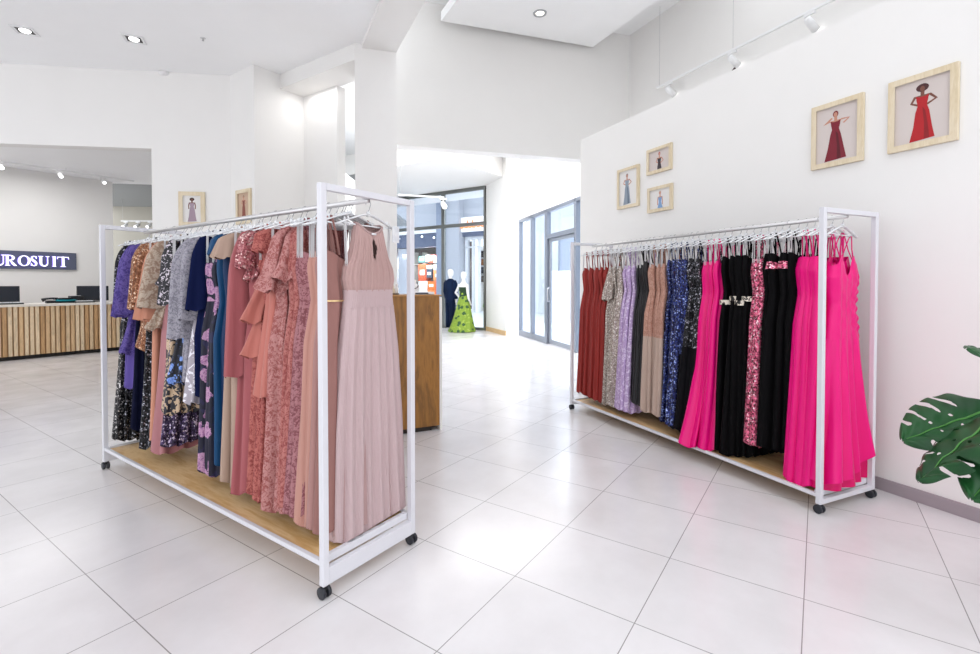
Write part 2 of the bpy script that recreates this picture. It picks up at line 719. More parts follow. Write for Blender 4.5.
# entrance lobby
C = on_level(444.5, 157, 4.2)
ta, tb = TILE_A, TILE_B
slab('ceiling_lobby', [(-3.2, 7.45), (-1.6, 7.5), (3.4, 8.95), (2.2, 13.5), (-2, 18.5), (-8, 20), (-3.2, 9)], 4.72, 4.84, CEIL)
slab('ceiling_window', [(C.x, C.y), (C.x + tb[0] * 4.6, C.y + tb[1] * 4.6), (C.x + tb[0] * 4.6 + ta[0] * 9, C.y + tb[1] * 4.6 + ta[1] * 9), (C.x + ta[0] * 9, C.y + ta[1] * 9)], 4.2, 4.72, WALL)
pier = [on_level(486, 330.4), on_level(506, 335.6), on_level(520, 333.5)]
pier_poly = [(p.x, p.y) for p in pier] + [(pier[2].x + .2, pier[2].y + .6), (pier[0].x + .3, pier[0].y + .6)]
slab('wall_pier', pier_poly, 0, 4.72, paint('#f1f0ee'))
mb = MB()
mb.bar((pier[0].x, pier[0].y - .015, .06), (pier[1].x - .005, pier[1].y - .012, .06), .03, .12)
struct(mb.build('baseboard_pier', wood('#d9b98c', '#c9a574', 'X')))
# wall over the glass doors
u_d1 = P_DOOR.uz(580, 300)[0] + .8
zt = P_DOOR.uz(520, 220)[1]
mb = MB()
mb.box((u_d1 / 2, .1, (zt + 4.72) / 2), (u_d1, .2, 4.72 - zt))
P_DOOR.place(struct(mb.build('wall_entrance', WALL)))

# glass doors: frame of uprights with panes
zh = P_DOOR.uz(548, 237)[1]
us = [P_DOOR.uz(x, 300)[0] for x in (520.6, 532.7, 547.5, 576.8)]
dr = MB()
fw = .09
for i, u in enumerate(us):
    dr.box((u, 0, zt / 2), (fw if i != 2 else .14, .1, zt))
dr.box(((us[0] + us[3] + 1.2) / 2, 0, zt - .04), (us[3] + 1.2 - us[0], .1, .08))
dr.box(((us[0] + us[2]) / 2, 0, .07), (us[2] - us[0], .09, .14))
dr.box(((us[2] + us[3]) / 2, 0, zh), (us[3] - us[2], .09, .10))
door = struct(dr.build('door_1', metal('#9aa0ac', 0.45), bevel=.008))
P_DOOR.place(door)
lf = MB()
leaf_w = us[3] - us[2] - .25
for x in (us[2] + .12, us[3] - .1):
    lf.box((x, .02, zh / 2), (.07, .05, zh - .04))
lf.box(((us[2] + us[3]) / 2, .02, .06), (leaf_w, .05, .1))
lf.box(((us[2] + us[3]) / 2, .02, zh - .09), (leaf_w, .05, .07))
leaf = lf.build('door_leaf', metal('#a7acb6', 0.45), door, bevel=.006)
hd = MB()
hd.tube([(us[2] + .2, -.03, .95), (us[2] + .2, -.08, .98), (us[2] + .2, -.08, 1.25), (us[2] + .2, -.03, 1.28)], .014, 8)
hd.build('door_handle', CHROME, leaf)
for i, (u0, u1, z0, z1) in enumerate([(us[0], us[1], .14, zt - .08), (us[1], us[2], .14, zt - .08), (us[2], us[3], zh + .05, zt - .08), (us[2] + .15, us[3] - .12, .1, zh - .1), (us[3], us[3] + 1.2, .05, zt - .08)]):
    g = MB()
    g.box(((u0 + u1) / 2, .02, (z0 + z1) / 2), (u1 - u0, .01, z1 - z0))
    g.build('glass_pane', glass(), door)

# shop window to the mall
u_w0 = P_WINDOW.uz(392, 250)[0]
u_m = P_WINDOW.uz(443.5, 250)[0]
z_tr = P_WINDOW.uz(486, 223)[1]
z_top = 4.2
wn = MB()
for u in (u_w0, u_m, -.04):
    wn.box((u, 0, z_top / 2), (.05 if u != u_m else .12, .08, z_top))
for z, h in ((z_top - .05, .1), (z_tr, .10), (.04, .08)):
    wn.box((u_w0 / 2, 0, z), (-u_w0, .09, h))
win = struct(wn.build('window_1', metal('#7d7f7c', 0.5), bevel=.006))
P_WINDOW.place(win)
for u0, u1 in ((u_w0, u_m), (u_m, -.04)):
    for z0, z1 in ((.08, z_tr - .05), (z_tr + .05, z_top - .1)):
        g = MB()
        g.box(((u0 + u1) / 2, 0, (z0 + z1) / 2), (u1 - u0 - .1, .01, z1 - z0))
        g.build('glass_pane', glass(), win)
mb = MB()
mb.box((u_w0 - 3, .1, z_top / 2), (5.9, .2, z_top))
P_WINDOW.place(struct(mb.build('wall_window', WALL)))

# ------------------------------------------------------------------ the mall outside
mf = MB()
q = [P_WINDOW.pt(-9, .15), P_WINDOW.pt(.4, .15), P_DOOR.pt(0, .1), P_DOOR.pt(9, .1), Vector((20, 5, 0)), Vector((24, 34, 0)), Vector((-14, 36, 0))]
mf.add([(p.x, p.y, .004) for p in q], [tuple(range(len(q)))])
struct(mf.build('floor_mall', paint('#efeff0', 0.3, 0.4)))
BLUE = paint('#9098a8')
BLUE_L = paint('#babcc2')
BLUE_D = paint('#5c6a8a')


_s = P_MALL.pt(0, 1.0)
P_SHOP = Plane((_s.x, _s.y), P_MALL.X)      # the shops' display line, one metre behind their fronts


def mall_box(mb, x0, y0, x1, y1, y_front, y_back, mat=0, z0=None, P=None):
    u0, u1, za, zb = (P or P_MALL).rect(x0, y0, x1, y1)
    if z0 is not None:
        za = z0
    mb.box(((u0 + u1) / 2, (y_front + y_back) / 2, (za + zb) / 2), (u1 - u0, y_back - y_front, zb - za), mat)


mb = MB()
mall_box(mb, 340, 120, 444, 236, -.1, .4, 0)        # plaster over the book shop
mall_box(mb, 340, 236, 444, 249, -.15, .4, 1)       # its dark fascia
mall_box(mb, 340, 232.5, 444, 236.5, -.3, .3, 2)    # white ledge
mall_box(mb, 400, 249, 408, 314, -.1, .3, 3, 0)     # narrow pale pier
mall_box(mb, 444, 120, 452, 314, -.6, .4, 4, 0)     # tall pillar, darker left part and paler right part
mall_box(mb, 452, 120, 465, 314, -.5, .4, 3, 0)
mall_box(mb, 465, 120, 503, 231, -.1, .4, 3)
mall_box(mb, 444, 190, 457, 203, -1.1, -.5, 2)
mall_box(mb, 465, 231, 503, 236, -.2, .4, 1)
mall_box(mb, 380, 249, 395, 314, -.1, .4, 0, 0)
P_MALL.place(struct(mb.build('wall_mall', [BLUE_L, paint('#626a80'), paint('#f6f6f6'), BLUE_L, BLUE])))
# shop interiors behind the openings
mb = MB()
mall_box(mb, 380, 240, 444, 330, 2.4, 2.5, 0, 0)
mall_box(mb, 460, 230, 500, 330, 2.4, 2.5, 1, 0)
P_MALL.place(struct(mb.build('wall_shops', [paint('#5a5148'), paint('#8d857c')])))

# spotlights under the fascia
for i, (x, y) in enumerate(((402, 239), (425, 237), (437, 238), (459, 233))):
    u, z = P_MALL.uz(x, y)
    r = P_MALL.root('fascia_spotlight', u, -.24, z)
    b = MB()
    b.cyl((0, .12, 0), (0, 0, 0), .05, 12)
    b.build('housing', WHITE_METAL, r)
    b = MB()
    b.cyl((0, 0, 0), (0, -.01, 0), .042, 12)
    b.build('lamp', glow('#fffdf5', 6), r)
    tag(r, ['white spotlight on the blue fascia at the left post of the nearer rack', 'white spotlight on the blue fascia above the orange display',
            'white spotlight on the blue fascia beside the window mullion', 'white spotlight on the blue pillar under the orange sign'][i], 'spotlight', 'mall fascia spotlights')

# bright boxes stacked in the shop across
blocks = [(418, 256, 425, 263, '#33584f', 'dark green'), (425, 254, 430, 262, '#ece6d8', 'cream'), (428, 255, 433, 263, '#c8442c', 'red'),
          (433, 257, 438, 263, '#e9e7e2', 'white'), (438, 258, 442, 263, '#47545a', 'slate'),
          (418, 264, 426, 281, '#d9532a', 'tall orange red'), (426, 265, 432, 269, '#d8cfb0', 'straw coloured'), (426, 269, 432, 278, '#3d4450', 'charcoal and white'),
          (433, 264, 442, 270, '#dfe3e0', 'wide white'), (433, 270, 442, 281, '#d98a4e', 'tan'), (427, 281, 435, 290, '#f07a2a', 'bright orange'),
          (435, 281, 442, 297, '#e8642a', 'deep orange'), (418, 281, 427, 292, '#f1efea', 'pale'), (427, 290, 435, 298, '#e9883f', 'amber'), (418, 292, 427, 300, '#50433c', 'brown')]
for x0, y0, x1, y1, c, nm in blocks:
    u0, u1, z0, z1 = P_SHOP.rect(x0, y0, x1, y1)
    r = P_SHOP.root('display_box', (u0 + u1) / 2, .22, z0)
    b = MB()
    b.box((0, 0, (z1 - z0) / 2), (u1 - u0 - .02, .4, z1 - z0 - .02))
    b.build('carton', plastic(c, 0.5), r, bevel=.01)
    b = MB()
    b.box((0, -.205, (z1 - z0) / 2), ((u1 - u0) * .55, .01, (z1 - z0) * .3))
    b.build('band', plastic('#f4efe6', 0.5), r)
    tag(r, nm + ' box with a pale band in the lit shop window across the mall', 'box', 'boxes in the shop across the mall')
mb = MB()
for y in (263.5, 281.5, 300):
    mall_box(mb, 408, y, 444, y + .8, .45, .8, 0, None, P_SHOP)
for x in (408, 417, 443):
    mall_box(mb, x, 252, x + .8, 314, .45, .8, 0, 0.004, P_SHOP)
o = P_SHOP.place(mb.build('display_shelving', paint('#bcb6ab')))
tag(o, 'pale open shelving carrying orange boxes in the shop across the mall', 'shelf')
mb = MB()
mall_box(mb, 393, 248, 405, 268, 0, .4, 0, None, P_SHOP)
mall_box(mb, 393, 268, 405, 269.5, -.1, .4, 0, None, P_SHOP)
mall_box(mb, 393, 269.5, 405, 314, .05, .4, 0, .004, P_SHOP)
o = P_SHOP.place(mb.build('wall_cabinet', wood('#a47a48', '#8d6436')))
tag(o, 'brown wooden wall cabinet in the shop seen past the column', 'cabinet')

# white sign with orange lettering (the lettering is only legible as strokes)
u0, u1, z0, z1 = P_MALL.rect(463.5, 217, 500, 231.5)
r = P_MALL.root('shop_sign', u0, -.32, z0)
b = MB()
b.box(((u1 - u0) / 2, .1, (z1 - z0) / 2), (u1 - u0, .18, z1 - z0))
b.build('sign_board', glow('#ffffff', 0.25), r, bevel=.01)
hs = (z1 - z0)
x = .08
k = 0
while x < u1 - u0 - .3:
    b = MB()
    kind = 'odobodlo'[k % 8]
    w = hs * .26
    mid = hs * .42
    ring = [(x + w / 2 + w / 2 * math.cos(t * PI / 6), -.03, mid + hs * .15 * math.sin(t * PI / 6)) for t in range(13)]
    if kind != 'l':
        b.tube(ring, hs * .042, 6)
    if kind in 'dbl':
        xx = x + (w if kind == 'd' else 0)
        b.tube([(xx, -.03, mid - hs * .17), (xx, -.03, mid + hs * .36)], hs * .042, 6)
    b.build('letter', glow('#f08a24', 0.5), r)
    x += w * (1.35 if kind != 'l' else .5)
    k += 1
tag(r, 'white sign with rounded orange letters on the blue wall across the mall', 'sign')
# clothes shop window under that sign
mb = MB()
for x in (466, 473, 478.5, 488, 500):
    mall_box(mb, x, 236, x + 1.3, 312, -.1, .1, 0, 0)
mall_box(mb, 466, 236, 500, 239, -.1, .1)
mall_box(mb, 466, 246, 500, 247.2, -.1, .1)
struct(P_MALL.place(mb.build('window_2', paint('#ececee', .4))))
for i, (y, c, nm) in enumerate(((251, '#3f3434', 'dark folded clothes'), (259, '#a9672f', 'amber folded clothes'), (267, '#2e3038', 'black folded clothes'), (276, '#584a40', 'brown folded clothes'))):
    mb = MB()
    mall_box(mb, 480.4, y, 487.5, y + 6.3, 0, .4, 0, None, P_SHOP)
    o = P_SHOP.place(mb.build('clothes_stack', chiffon(c), bevel=.04))
    tag(o, nm + ' stacked on a shelf in the far clothes shop', 'clothes', 'stacks in the far clothes shop')
mb = MB()
for y in (250.5, 258, 266, 274.5, 283):
    mall_box(mb, 479.5, y - .6, 492, y, -.02, .45, 0, None, P_SHOP)
mall_box(mb, 479.5, 247, 480.2, 314, -.02, .45, 0, .004, P_SHOP)
o = P_SHOP.place(mb.build('clothes_shelf', paint('#e8e4dd')))
tag(o, 'white wall shelf holding folded clothes in the far clothes shop', 'shelf')

# terrace outside the glass doors
slab('ceiling_added_canopy', [(1.9, 13.3), (5.3, 13.3), (5.3, 16.7), (1.9, 16.7)], 4.46, 4.6, CEIL)  # unseen slab, added only to cover the added terrace light
t0 = at_depth(563, 271, 17.0)
slab('wall_terrace', [(t0.x - .45, 17.0), (t0.x + 6, 15.0), (t0.x + 6, 15.3), (t0.x - .45, 17.3)], 0, t0.z, paint('#dcdee4'))
p1 = at_depth(553, 250, 19.0)
slab('wall_outside', [(p1.x + .25, 19), (p1.x + 2.3, 18.4), (p1.x + 2.4, 19.4), (p1.x + .35, 20)], 0, 3.3, BLUE)
p2 = at_depth(524, 250, 22.0)
slab('wall_far', [(p2.x - .5, 22.5), (p2.x + 1.5, 22), (p2.x + 12, 18.5), (p2.x + 12, 18.9), (p2.x + 1.6, 22.6), (p2.x - .5, 23.1)], 0, 6, paint('#f2f3f5'))

# ------------------------------------------------------------------ clothes racks


class Rack:
    def __init__(self, x, y, yaw, L, W, H, shelf):
        self.a, self.b = plan(yaw)
        self.yaw, self.L, self.W, self.H, self.shelf = yaw, L, W, H, shelf
        self.o = (x, y)
        self.rail_z = H - .035

    def pt(self, t, s, z=0.0):
        """t along the rack from the near end, s across it from the side facing the viewer"""
        return Vector((self.o[0] + self.a[0] * t + self.b[0] * s, self.o[1] + self.a[1] * t + self.b[1] * s, z))

    def build(self, label):
        L, W, H, sh = self.L, self.W, self.H, self.shelf
        r = empty('clothes_rack', self.pt(L / 2, W / 2, 0), self.yaw)   # local x across, y along
        hw, hl, q = W / 2, L / 2, .030
        zb = .055
        for e in (-1, 1):
            m = MB()
            y = e * (hl - q / 2)
            for x in (-1, 1):
                m.box((x * (hw - q / 2), y, (zb + H) / 2), (q, q, H - zb))
            m.box((0, y, H - q / 2), (W - 2 * q, q, q))
            m.box((0, y, zb + min(.036, (sh - zb - .024) / 2)), (W - 2 * q, q, min(.072, sh - zb - .024)))
            m.build('end_frame', WHITE_METAL, r, bevel=.003)
            m = MB()
            m.box((0, e * (hl - q - .014), sh - .004), (W - 2 * q, .024, .034))
            m.build('cross_lip', WHITE_METAL, r, bevel=.002)
        for x in (-1, 1):
            m = MB()
            m.box((x * (hw - q / 2), 0, sh - .004), (q * .7, L - 2 * q, .022))
            m.build('side_rail', WHITE_METAL, r, bevel=.002)
        m = MB()
        m.box((0, 0, sh - .009), (W - 2 * q + .016, L - 2 * q - .045, .018))
        m.build('shelf', wood('#ecc795', '#d6a86c', 'Y', 8.0, .4), r, bevel=.002)
        m = MB()
        m.cyl((0, -hl + q, self.rail_z), (0, hl - q, self.rail_z), .0135, 16)
        m.build('hanging_rail', metal('#d6d4d4', .35), r)
        for x in (-1, 1):
            for e in (-1, 1):
                px, py = x * (hw - q / 2), e * (hl - q / 2)
                c = MB()
                c.cyl((px, py, zb - .012), (px, py, zb + .002), .011, 10)
                c.box((px + .004, py, zb - .014), (.02, .03, .012))
                co = c.build('caster', BLACK_RUBBER, r, bevel=.002)
                for d in (-1, 1):
                    w = MB()
                    w.cyl((px + d * .006, py, .0262), (px + d * .021, py, .0262), .026, 18)
                    w.build('wheel', plastic('#22242c', .4), co, bevel=.003)
        tag(r, label, 'clothes rack')
        return r

    def t_of(self, px, s=.08, z=1.0):
        p, t = on_wall(px, 350, self.pt(0, s)[:2], self.a)
        return t

    def z_of(self, px, py, s=.06):
        p, t = on_wall(px, py, self.pt(0, s)[:2], self.a)
        return p.z


RL = Rack(-.70919, 2.03835, .96381, 2.5823, .5629, 1.7795, .152)
RR = Rack(1.93369, 2.8106, .42038, 2.6262, .5436, 1.7979, .108)
RL.build('white metal clothes rack of lace and pink gowns in front of the wooden cabinet')
RR.build('white metal clothes rack of red, black and hot pink gowns along the gallery wall')


# ------------------------------------------------------------------ gowns and hangers


def stadium(W, T, n):
    """n points and outward normals round a flat oval, starting at its left tip"""
    T = min(T, W * .95)
    st = 2 * (W - T)
    P = 2 * st + 2 * PI * T
    s = np.arange(n) / n * P
    x, y, nx, ny = (np.zeros(n) for _ in range(4))
    q = PI * T / 2
    for i, d in enumerate(s):
        if d < q:                                  # left tip, front half (front is -y)
            a = PI + d / T
            x[i], y[i], nx[i], ny[i] = -(W - T) + T * math.cos(a), T * math.sin(a), math.cos(a), math.sin(a)
        elif d < q + st:
            x[i], y[i], nx[i], ny[i] = -(W - T) + d - q, -T, 0, -1
        elif d < 3 * q + st:
            a = -PI / 2 + (d - q - st) / T
            x[i], y[i], nx[i], ny[i] = (W - T) + T * math.cos(a), T * math.sin(a), math.cos(a), math.sin(a)
        elif d < 3 * q + 2 * st:
            x[i], y[i], nx[i], ny[i] = (W - T) - (d - 3 * q - st), T, 0, 1
        else:
            a = PI / 2 + (d - 3 * q - 2 * st) / T
            x[i], y[i], nx[i], ny[i] = -(W - T) + T * math.cos(a), T * math.sin(a), math.cos(a), math.sin(a)
    return x, y, nx, ny


def cloth_shell(prof, rng, n=120, nz=34, folds=14, sway=.012, top_dip=0.0, hem_wave=.012, cusp=.15, dense_top=False):
    """prof rows: z, half width, half thickness, fold depth. Returns an array [nz, n, 3]"""
    prof = sorted(prof, key=lambda r: -r[0])
    pz = np.array([-r[0] for r in prof])
    u = np.linspace(0, 1, nz)
    if dense_top:
        u = u ** 1.5
    zs = pz[0] + (pz[-1] - pz[0]) * u
    col = lambda k: np.interp(zs, pz, [r[k] for r in prof])
    W, T, A = col(1), col(2), col(3)
    ph = [rng.random() for _ in range(6)]
    sx_ = [rng.uniform(-1, 1) for _ in range(4)]
    V = np.zeros((nz, n, 3))
    ss = np.arange(n) / n
    span = pz[-1] - pz[0]
    for j in range(nz):
        r = (zs[j] - pz[0]) / span
        x, y, nx, ny = stadium(W[j], T[j], n)
        d1 = .10 * math.sin(2.2 * r + ph[3] * 6) / folds * 3
        w1 = np.sin(2 * PI * (folds * (ss + d1 * .12) + ph[0]))
        c1 = 1 - 2 * np.abs(np.sin(PI * (folds * (ss + d1 * .12) + ph[0] + .25)))
        w2 = np.sin(2 * PI * (round(folds * .43) * ss + ph[1] + .25 * r))
        w3 = np.sin(2 * PI * (round(folds * 1.9) * ss + ph[2]))
        f = (1 - cusp) * w1 - cusp * c1 + .55 * w2 + .22 * w3
        amp = A[j]
        V[j, :, 0] = x + nx * f * amp * .8 + sway * r * (sx_[0] + sx_[1] * math.sin(3 * r + ph[4] * 6))
        V[j, :, 1] = y + ny * f * np.minimum(amp, amp * (1 - np.abs(ny)) + np.abs(ny) * min(amp, .30 * T[j])) + sway * .6 * r * sx_[2]
        V[j, :, 2] = -zs[j] + hem_wave * f * r ** 4
    if top_dip:
        k = max(2, nz // 6)
        for j in range(k):
            V[j, :, 2] -= top_dip * (1 - j / k) * np.clip(1 - (V[j, :, 0] / max(.05, W[j])) ** 2, 0, 1)
    return V


def shell_mesh(name, V, mat, parent, keep=None, label=None):
    nz, n = V.shape[:2]
    j, k = np.meshgrid(np.arange(nz - 1), np.arange(n), indexing='ij')
    k2 = (k + 1) % n
    Fq = np.stack([j * n + k, (j + 1) * n + k, (j + 1) * n + k2, j * n + k2], -1).reshape(-1, 4)
    if keep is not None:
        C = V.reshape(-1, 3)[Fq].mean(1)
        Fq = Fq[keep(C)]
    me = bpy.data.meshes.new(name)
    me.from_pydata(V.reshape(-1, 3).tolist(), [], Fq.tolist())
    me.materials.append(mat)
    me.polygons.foreach_set('use_smooth', [True] * len(Fq))
    me.update()
    o = bpy.data.objects.new(name, me)
    COL.objects.link(o)
    if parent:
        o.parent = parent
    if label:
        o['label'] = label
    return o


def ribbon(mb, path, w=.012, t=.003):
    for p, q in zip(path[:-1], path[1:]):
        mb.bar(p, q, w, t)


def sleeve(parent, sx, mat, rng, length=.3, bell=1.0, x0=.112, z0=-.138, fold=.007, name='sleeve', spread=.04):
    """a hanging sleeve: from the shoulder point down the side of the gown"""
    n, nz = 26, 15
    V = np.zeros((nz, n, 3))
    p1, p2 = rng.random() * 6, rng.random() * 6
    nf = rng.choice([5, 6, 7])
    for j in range(nz):
        r = j / (nz - 1)
        e = min(1, r * 3.2)
        cx = x0 + spread * (1 - (1 - e) ** 2) * .8 + .02 * r
        z = z0 - length * (r ** 1.15) + .02 * (1 - r)
        rx = (.05 + .022 * e) * (1 + (bell - 1) * r)
        ry = (.024 + .012 * e) * (1 + (bell - 1) * .45 * r)
        for k in range(n):
            a = 2 * PI * k / n
            f = 1 + fold / .04 * r * (math.sin(nf * a + p1) + .5 * math.sin(3 * a + p2 + r))
            V[j, k] = (sx * (cx + rx * math.cos(a) * f), ry * math.sin(a) * f, z - .02 * math.cos(a) * (1 - r) + .008 * math.sin(nf * a + p1) * r)
    return shell_mesh(name, V, mat, parent)


GUIDE = {
    # z below the rail, half width, half thickness
    'S': [(-.265, .150, .024), (-.34, .168, .030), (-.50, .142, .026), (-.70, .180, .034)],
    'B': [(-.235, .165, .026), (-.33, .178, .032), (-.50, .148, .028), (-.70, .180, .034)],
    'L': [(-.098, .060, .022), (-.112, .095, .026), (-.150, .150, .030), (-.34, .165, .032), (-.52, .148, .028), (-.74, .182, .034)],
    'C': [(-.105, .070, .022), (-.12, .10, .026), (-.16, .155, .030), (-.34, .165, .032), (-.52, .148, .028), (-.74, .182, .034)],
}

hanger_hook_me = hanger_body_me = None


RAISE = .028      # shoulders hang this close under the rail


def make_hanger(loc, rz, label, group, z=0.0):
    """clear hanger: metal hook over the rail, two sloping arms with end notches"""
    global hanger_hook_me, hanger_body_me
    if hanger_hook_me is None:
        r = empty('clothes_hanger', loc, rz)
        h = MB()
        path = [(0, 0, -.060), (0, 0, -.036), (.006, 0, -.026)]
        for k in range(10):
            a = math.radians(-40 + k * 26)
            path.append((.0165 * math.cos(a), 0, .0165 * math.sin(a)))
        h.tube(path, .0019, 6)
        ho = h.build('hook', CHROME, r)
        b = MB()
        for sgn in (-1, 1):
            arm = []
            for k in range(9):
                q = k / 8
                x = sgn * q * .195
                z_ = -.080 - .062 * q ** 1.3
                arm.append((x, 0, z_))
            b.tube(arm, [.012, .012, .0115, .011, .0105, .010, .010, .0105, .009], 8, squash=.42)
            b.tube([(sgn * .13, 0, -.113), (sgn * .133, 0, -.101)], .004, 6)
            b.tube([(sgn * .15, 0, -.121), (sgn * .152, 0, -.108)], .004, 6)
        b.tube([(-.165, 0, -.131), (-.08, 0, -.137), (.08, 0, -.137), (.165, 0, -.131)], .0045, 6)
        b.cyl((0, 0, -.090), (0, 0, -.066), .010, 10)
        b.v = [(x_, y_, z_ + RAISE) for x_, y_, z_ in b.v]
        bo = b.build('hanger_body', clear_plastic(), r)
        hanger_hook_me, hanger_body_me = ho, bo
    else:
        r = empty('clothes_hanger', loc, rz)
        for src in (hanger_hook_me, hanger_body_me):
            c = src.copy()
            c.parent = r
            COL.objects.link(c)
    tag(r, label, 'hanger', group)
    return r


def gown(rack, px, hem_py, d, mat, top='S', name='evening_gown', group=None, skirt=None, hem=.05, hw=None, folds=16, amp=.011,
         sl=0.0, slmat=None, bell=1.0, loops=True, straps=True, tiers=(), belt=None, cape=None, split=-.53, s_dx=None, cusp=.12, jit=5.0, cy=0.0, train=None, neck=None, tt=None, sp=.04):
    amp *= 1.45
    i = gown.count
    gown.count += 1
    rng = random.Random(900 + i)
    t = rack.t_of(px)
    t = NEAR_END.get(px) or min(rack.L - .06, t)
    if px in NEAR_END:
        hem, amp = min(hem, .042), amp * .8
    z_hem = rack.z_of(px, hem_py) - rack.rail_z - RAISE
    floor_z = rack.shelf + .012 - rack.rail_z - RAISE
    z_hem = max(z_hem, floor_z)
    rz = rack.yaw + math.radians(rng.uniform(-jit, jit))
    off = rng.uniform(-.012, .012) if s_dx is None else s_dx
    off += rack.shift
    base = rack.pt(t, rack.W / 2 + off, rack.rail_z)
    make_hanger(base, rz, 'clear hanger for the ' + d, 'hangers on the ' + rack.nm)
    r = empty(name, base + Vector((0, 0, RAISE)), rz)
    tag(r, d, 'gown', group or rack.gowns)
    g = GUIDE[top]
    hw = hw or (.205 if z_hem < -.9 else .20)
    prof = []
    for z, W, T in g:
        if z > z_hem + .08:
            a = amp * (.25 + .75 * max(0, min(1, (-z - .3) / .6)))
            if top in 'LC' and z > -.3:
                a = amp * .15
            prof.append((z, W * rng.uniform(.97, 1.03), T, a))
    prof.append((z_hem * .5 + (-.72) * .5 if z_hem < -.9 else z_hem + .06, (hw + .18) / 2, (hem + .034) / 2, amp))
    prof.append((z_hem, hw, hem, amp * 1.35))
    nz = 40
    V = cloth_shell(prof, rng, 120, nz, folds, cusp=cusp, top_dip=.05 if top in 'SB' else .02)
    if train:
        for j in range(nz):
            q = j / (nz - 1)
            V[j, :, 0] += -train * max(0, q - .45) ** 2 / .3
    zc_ = V[:, :, 2].mean(1)
    ks = int(np.argmin(np.abs(zc_ - split))) if z_hem < split - .1 else nz - 1
    shell_mesh('bodice', V[:ks + 1], mat, r)
    if ks < nz - 2:
        sk = shell_mesh('skirt', V[ks:], skirt or mat, r)
        hb = MB()
        hem_pts = [Vector(p) for p in V[-1]]
        hb.tube(hem_pts[::2] + [hem_pts[0]], .0022, 4, caps=False)
        hb.build('hem', skirt or mat, sk)
    if top in 'SB' and straps:
        for sgn in (-1, 1):
            m = MB()
            zt_ = g[0][0] - .02
            ribbon(m, [(sgn * .085, -.016, zt_), (sgn * .10, -.010, -.18), (sgn * .118, 0, -.100), (sgn * .118, .008, -.108), (sgn * .10, .014, zt_)], .011, .003)
            m.build('strap', mat, r)
    if loops:
        for sgn in (-1, 1):
            m = MB()
            x = sgn * (.158 if top in 'SB' else .15)
            ztop = -.118
            zb_ = (g[0][0] - .03) if top in 'SB' else -.20
            if top in 'SB':
                ribbon(m, [(x, -.006, zb_), (x * .985, -.006, ztop), (x * .985, .006, ztop), (x, .006, zb_)], .0065, .002)
                m.build('hanging_loop', satin('#f1eff0'), r, label='thin white hanging loop')
    if sl:
        for sgn in (-1, 1):
            sleeve(r, sgn, slmat or mat, rng, sl, bell, spread=sp)
    for (z0, z1, w0, w1, tm) in tiers:
        Vt = cloth_shell([(z0, w0, .036, amp * .3), ((z0 + z1) / 2, (w0 + w1) / 2, .044, amp), (z1, w1, .052, amp * 1.5)], rng, 96, 12, folds, cusp=cusp)
        shell_mesh('tier', Vt, tm or mat, r)
    if cape:
        z1, w1, cm = cape
        Vt = cloth_shell([(-.10, .065, .026, .001), (-.13, .12, .032, .002), (-.18, .175, .036, .003), (z1 * .6 - .08, (w1 + .175) / 2, .042, amp * .7), (z1, w1, .050, amp * 1.4)], rng, 96, 18, folds, cusp=.4)
        shell_mesh('cape', Vt, cm or mat, r)
    if belt:
        z0, bm, bh = belt
        kk = int(np.argmin(np.abs(zc_ - z0)))
        xm = V[kk, :, 0]
        W, T = (xm.max() - xm.min()) / 2 + .004, (V[kk, :, 1].max() - V[kk, :, 1].min()) / 2 + .003
        Vt = cloth_shell([(z0 + bh / 2, W, T, .001), (z0 - bh / 2, W, T, .001)], rng, 80, 3, 9, sway=0, hem_wave=0)
        Vt[:, :, 0] += (xm.max() + xm.min()) / 2
        shell_mesh('belt', Vt, bm, r)
    if neck:
        nm_, zn, hn = neck
        Vt = cloth_shell([(zn + hn / 2, .183, .036, .003), (zn - hn / 2, .192, .038, .003)], rng, 90, 5, 12, sway=0, hem_wave=0, top_dip=.04)
        shell_mesh('neckline_trim', Vt, nm_, r)
    return r


gown.count = 0
# the last gowns hang pressed together against the near end frame
NEAR_END = {284: .43, 290.5: .395, 297: .36, 303: .325, 309: .29, 315.5: .258, 321: .226, 326: .195, 331: .165,
            785.5: .285, 794: .235, 804.5: .195, 815: .16, 826: .128}
RL.shift, RR.shift = .015, .01
RL.nm, RL.gowns = 'nearer rack', 'gowns on the nearer rack'
RR.nm, RR.gowns = 'wall rack', 'gowns on the wall rack'

# cloths
BLK_SEQ = sequin('#0b0b0e', '#26262c', '#a9a9b4', 80.0, .62)
CHAR_SEQ = sequin('#1b1a1c', '#4a4648', '#d8d4d2', 75.0, .55)
PURPLE = lace('#6e5ca6', '#493a86', 48.0)
VIOLET = chiffon('#6a58a8')
NAVY = chiffon('#10132e')
COPPER = sequin('#74452b', '#a06f50', '#e8c4a8', 85.0, .5)
PEACH = chiffon('#dc9a80')
CREAM_LACE = lace('#cfbba8', '#a88c78', 34.0)
MAUVE_CH = chiffon('#bb7f83')
BLK_FLORAL = jacquard('#120d18', '#d8cdd6', 42.0, .57)
CREAM_JAC = jacquard('#cfb699', '#15101c', 24.0, .47)
PLUM_SEQ = sequin('#2b1f36', '#57466a', '#d8c8de', 80.0, .5)
BLUE_FLOWER = floral('#0c0d1c', '#8fb0ea', '#4a6cc4', '#2b3352', 17.0, .42)
BEIGE_JAC = jacquard('#c6aa8b', '#16131f', 20.0, .49)
SILVER_LACE = lace('#b4b0ba', '#8b8792', 50.0)
SILVER_LEAF = jacquard('#a9a1aa', '#ece9f0', 26.0, .57)
NAVY_S = chiffon('#101a44')
ROSE_NAVY = floral('#0d0b26', '#c79ab8', '#8f5f8c', '#1b1740', 9.0, .40)
TEAL = satin('#0c4a78', .55)
TEAL_D = satin('#0a305c', .55)
CHAMP = satin('#bfa290', .5)
DROSE = chiffon('#b5666a')
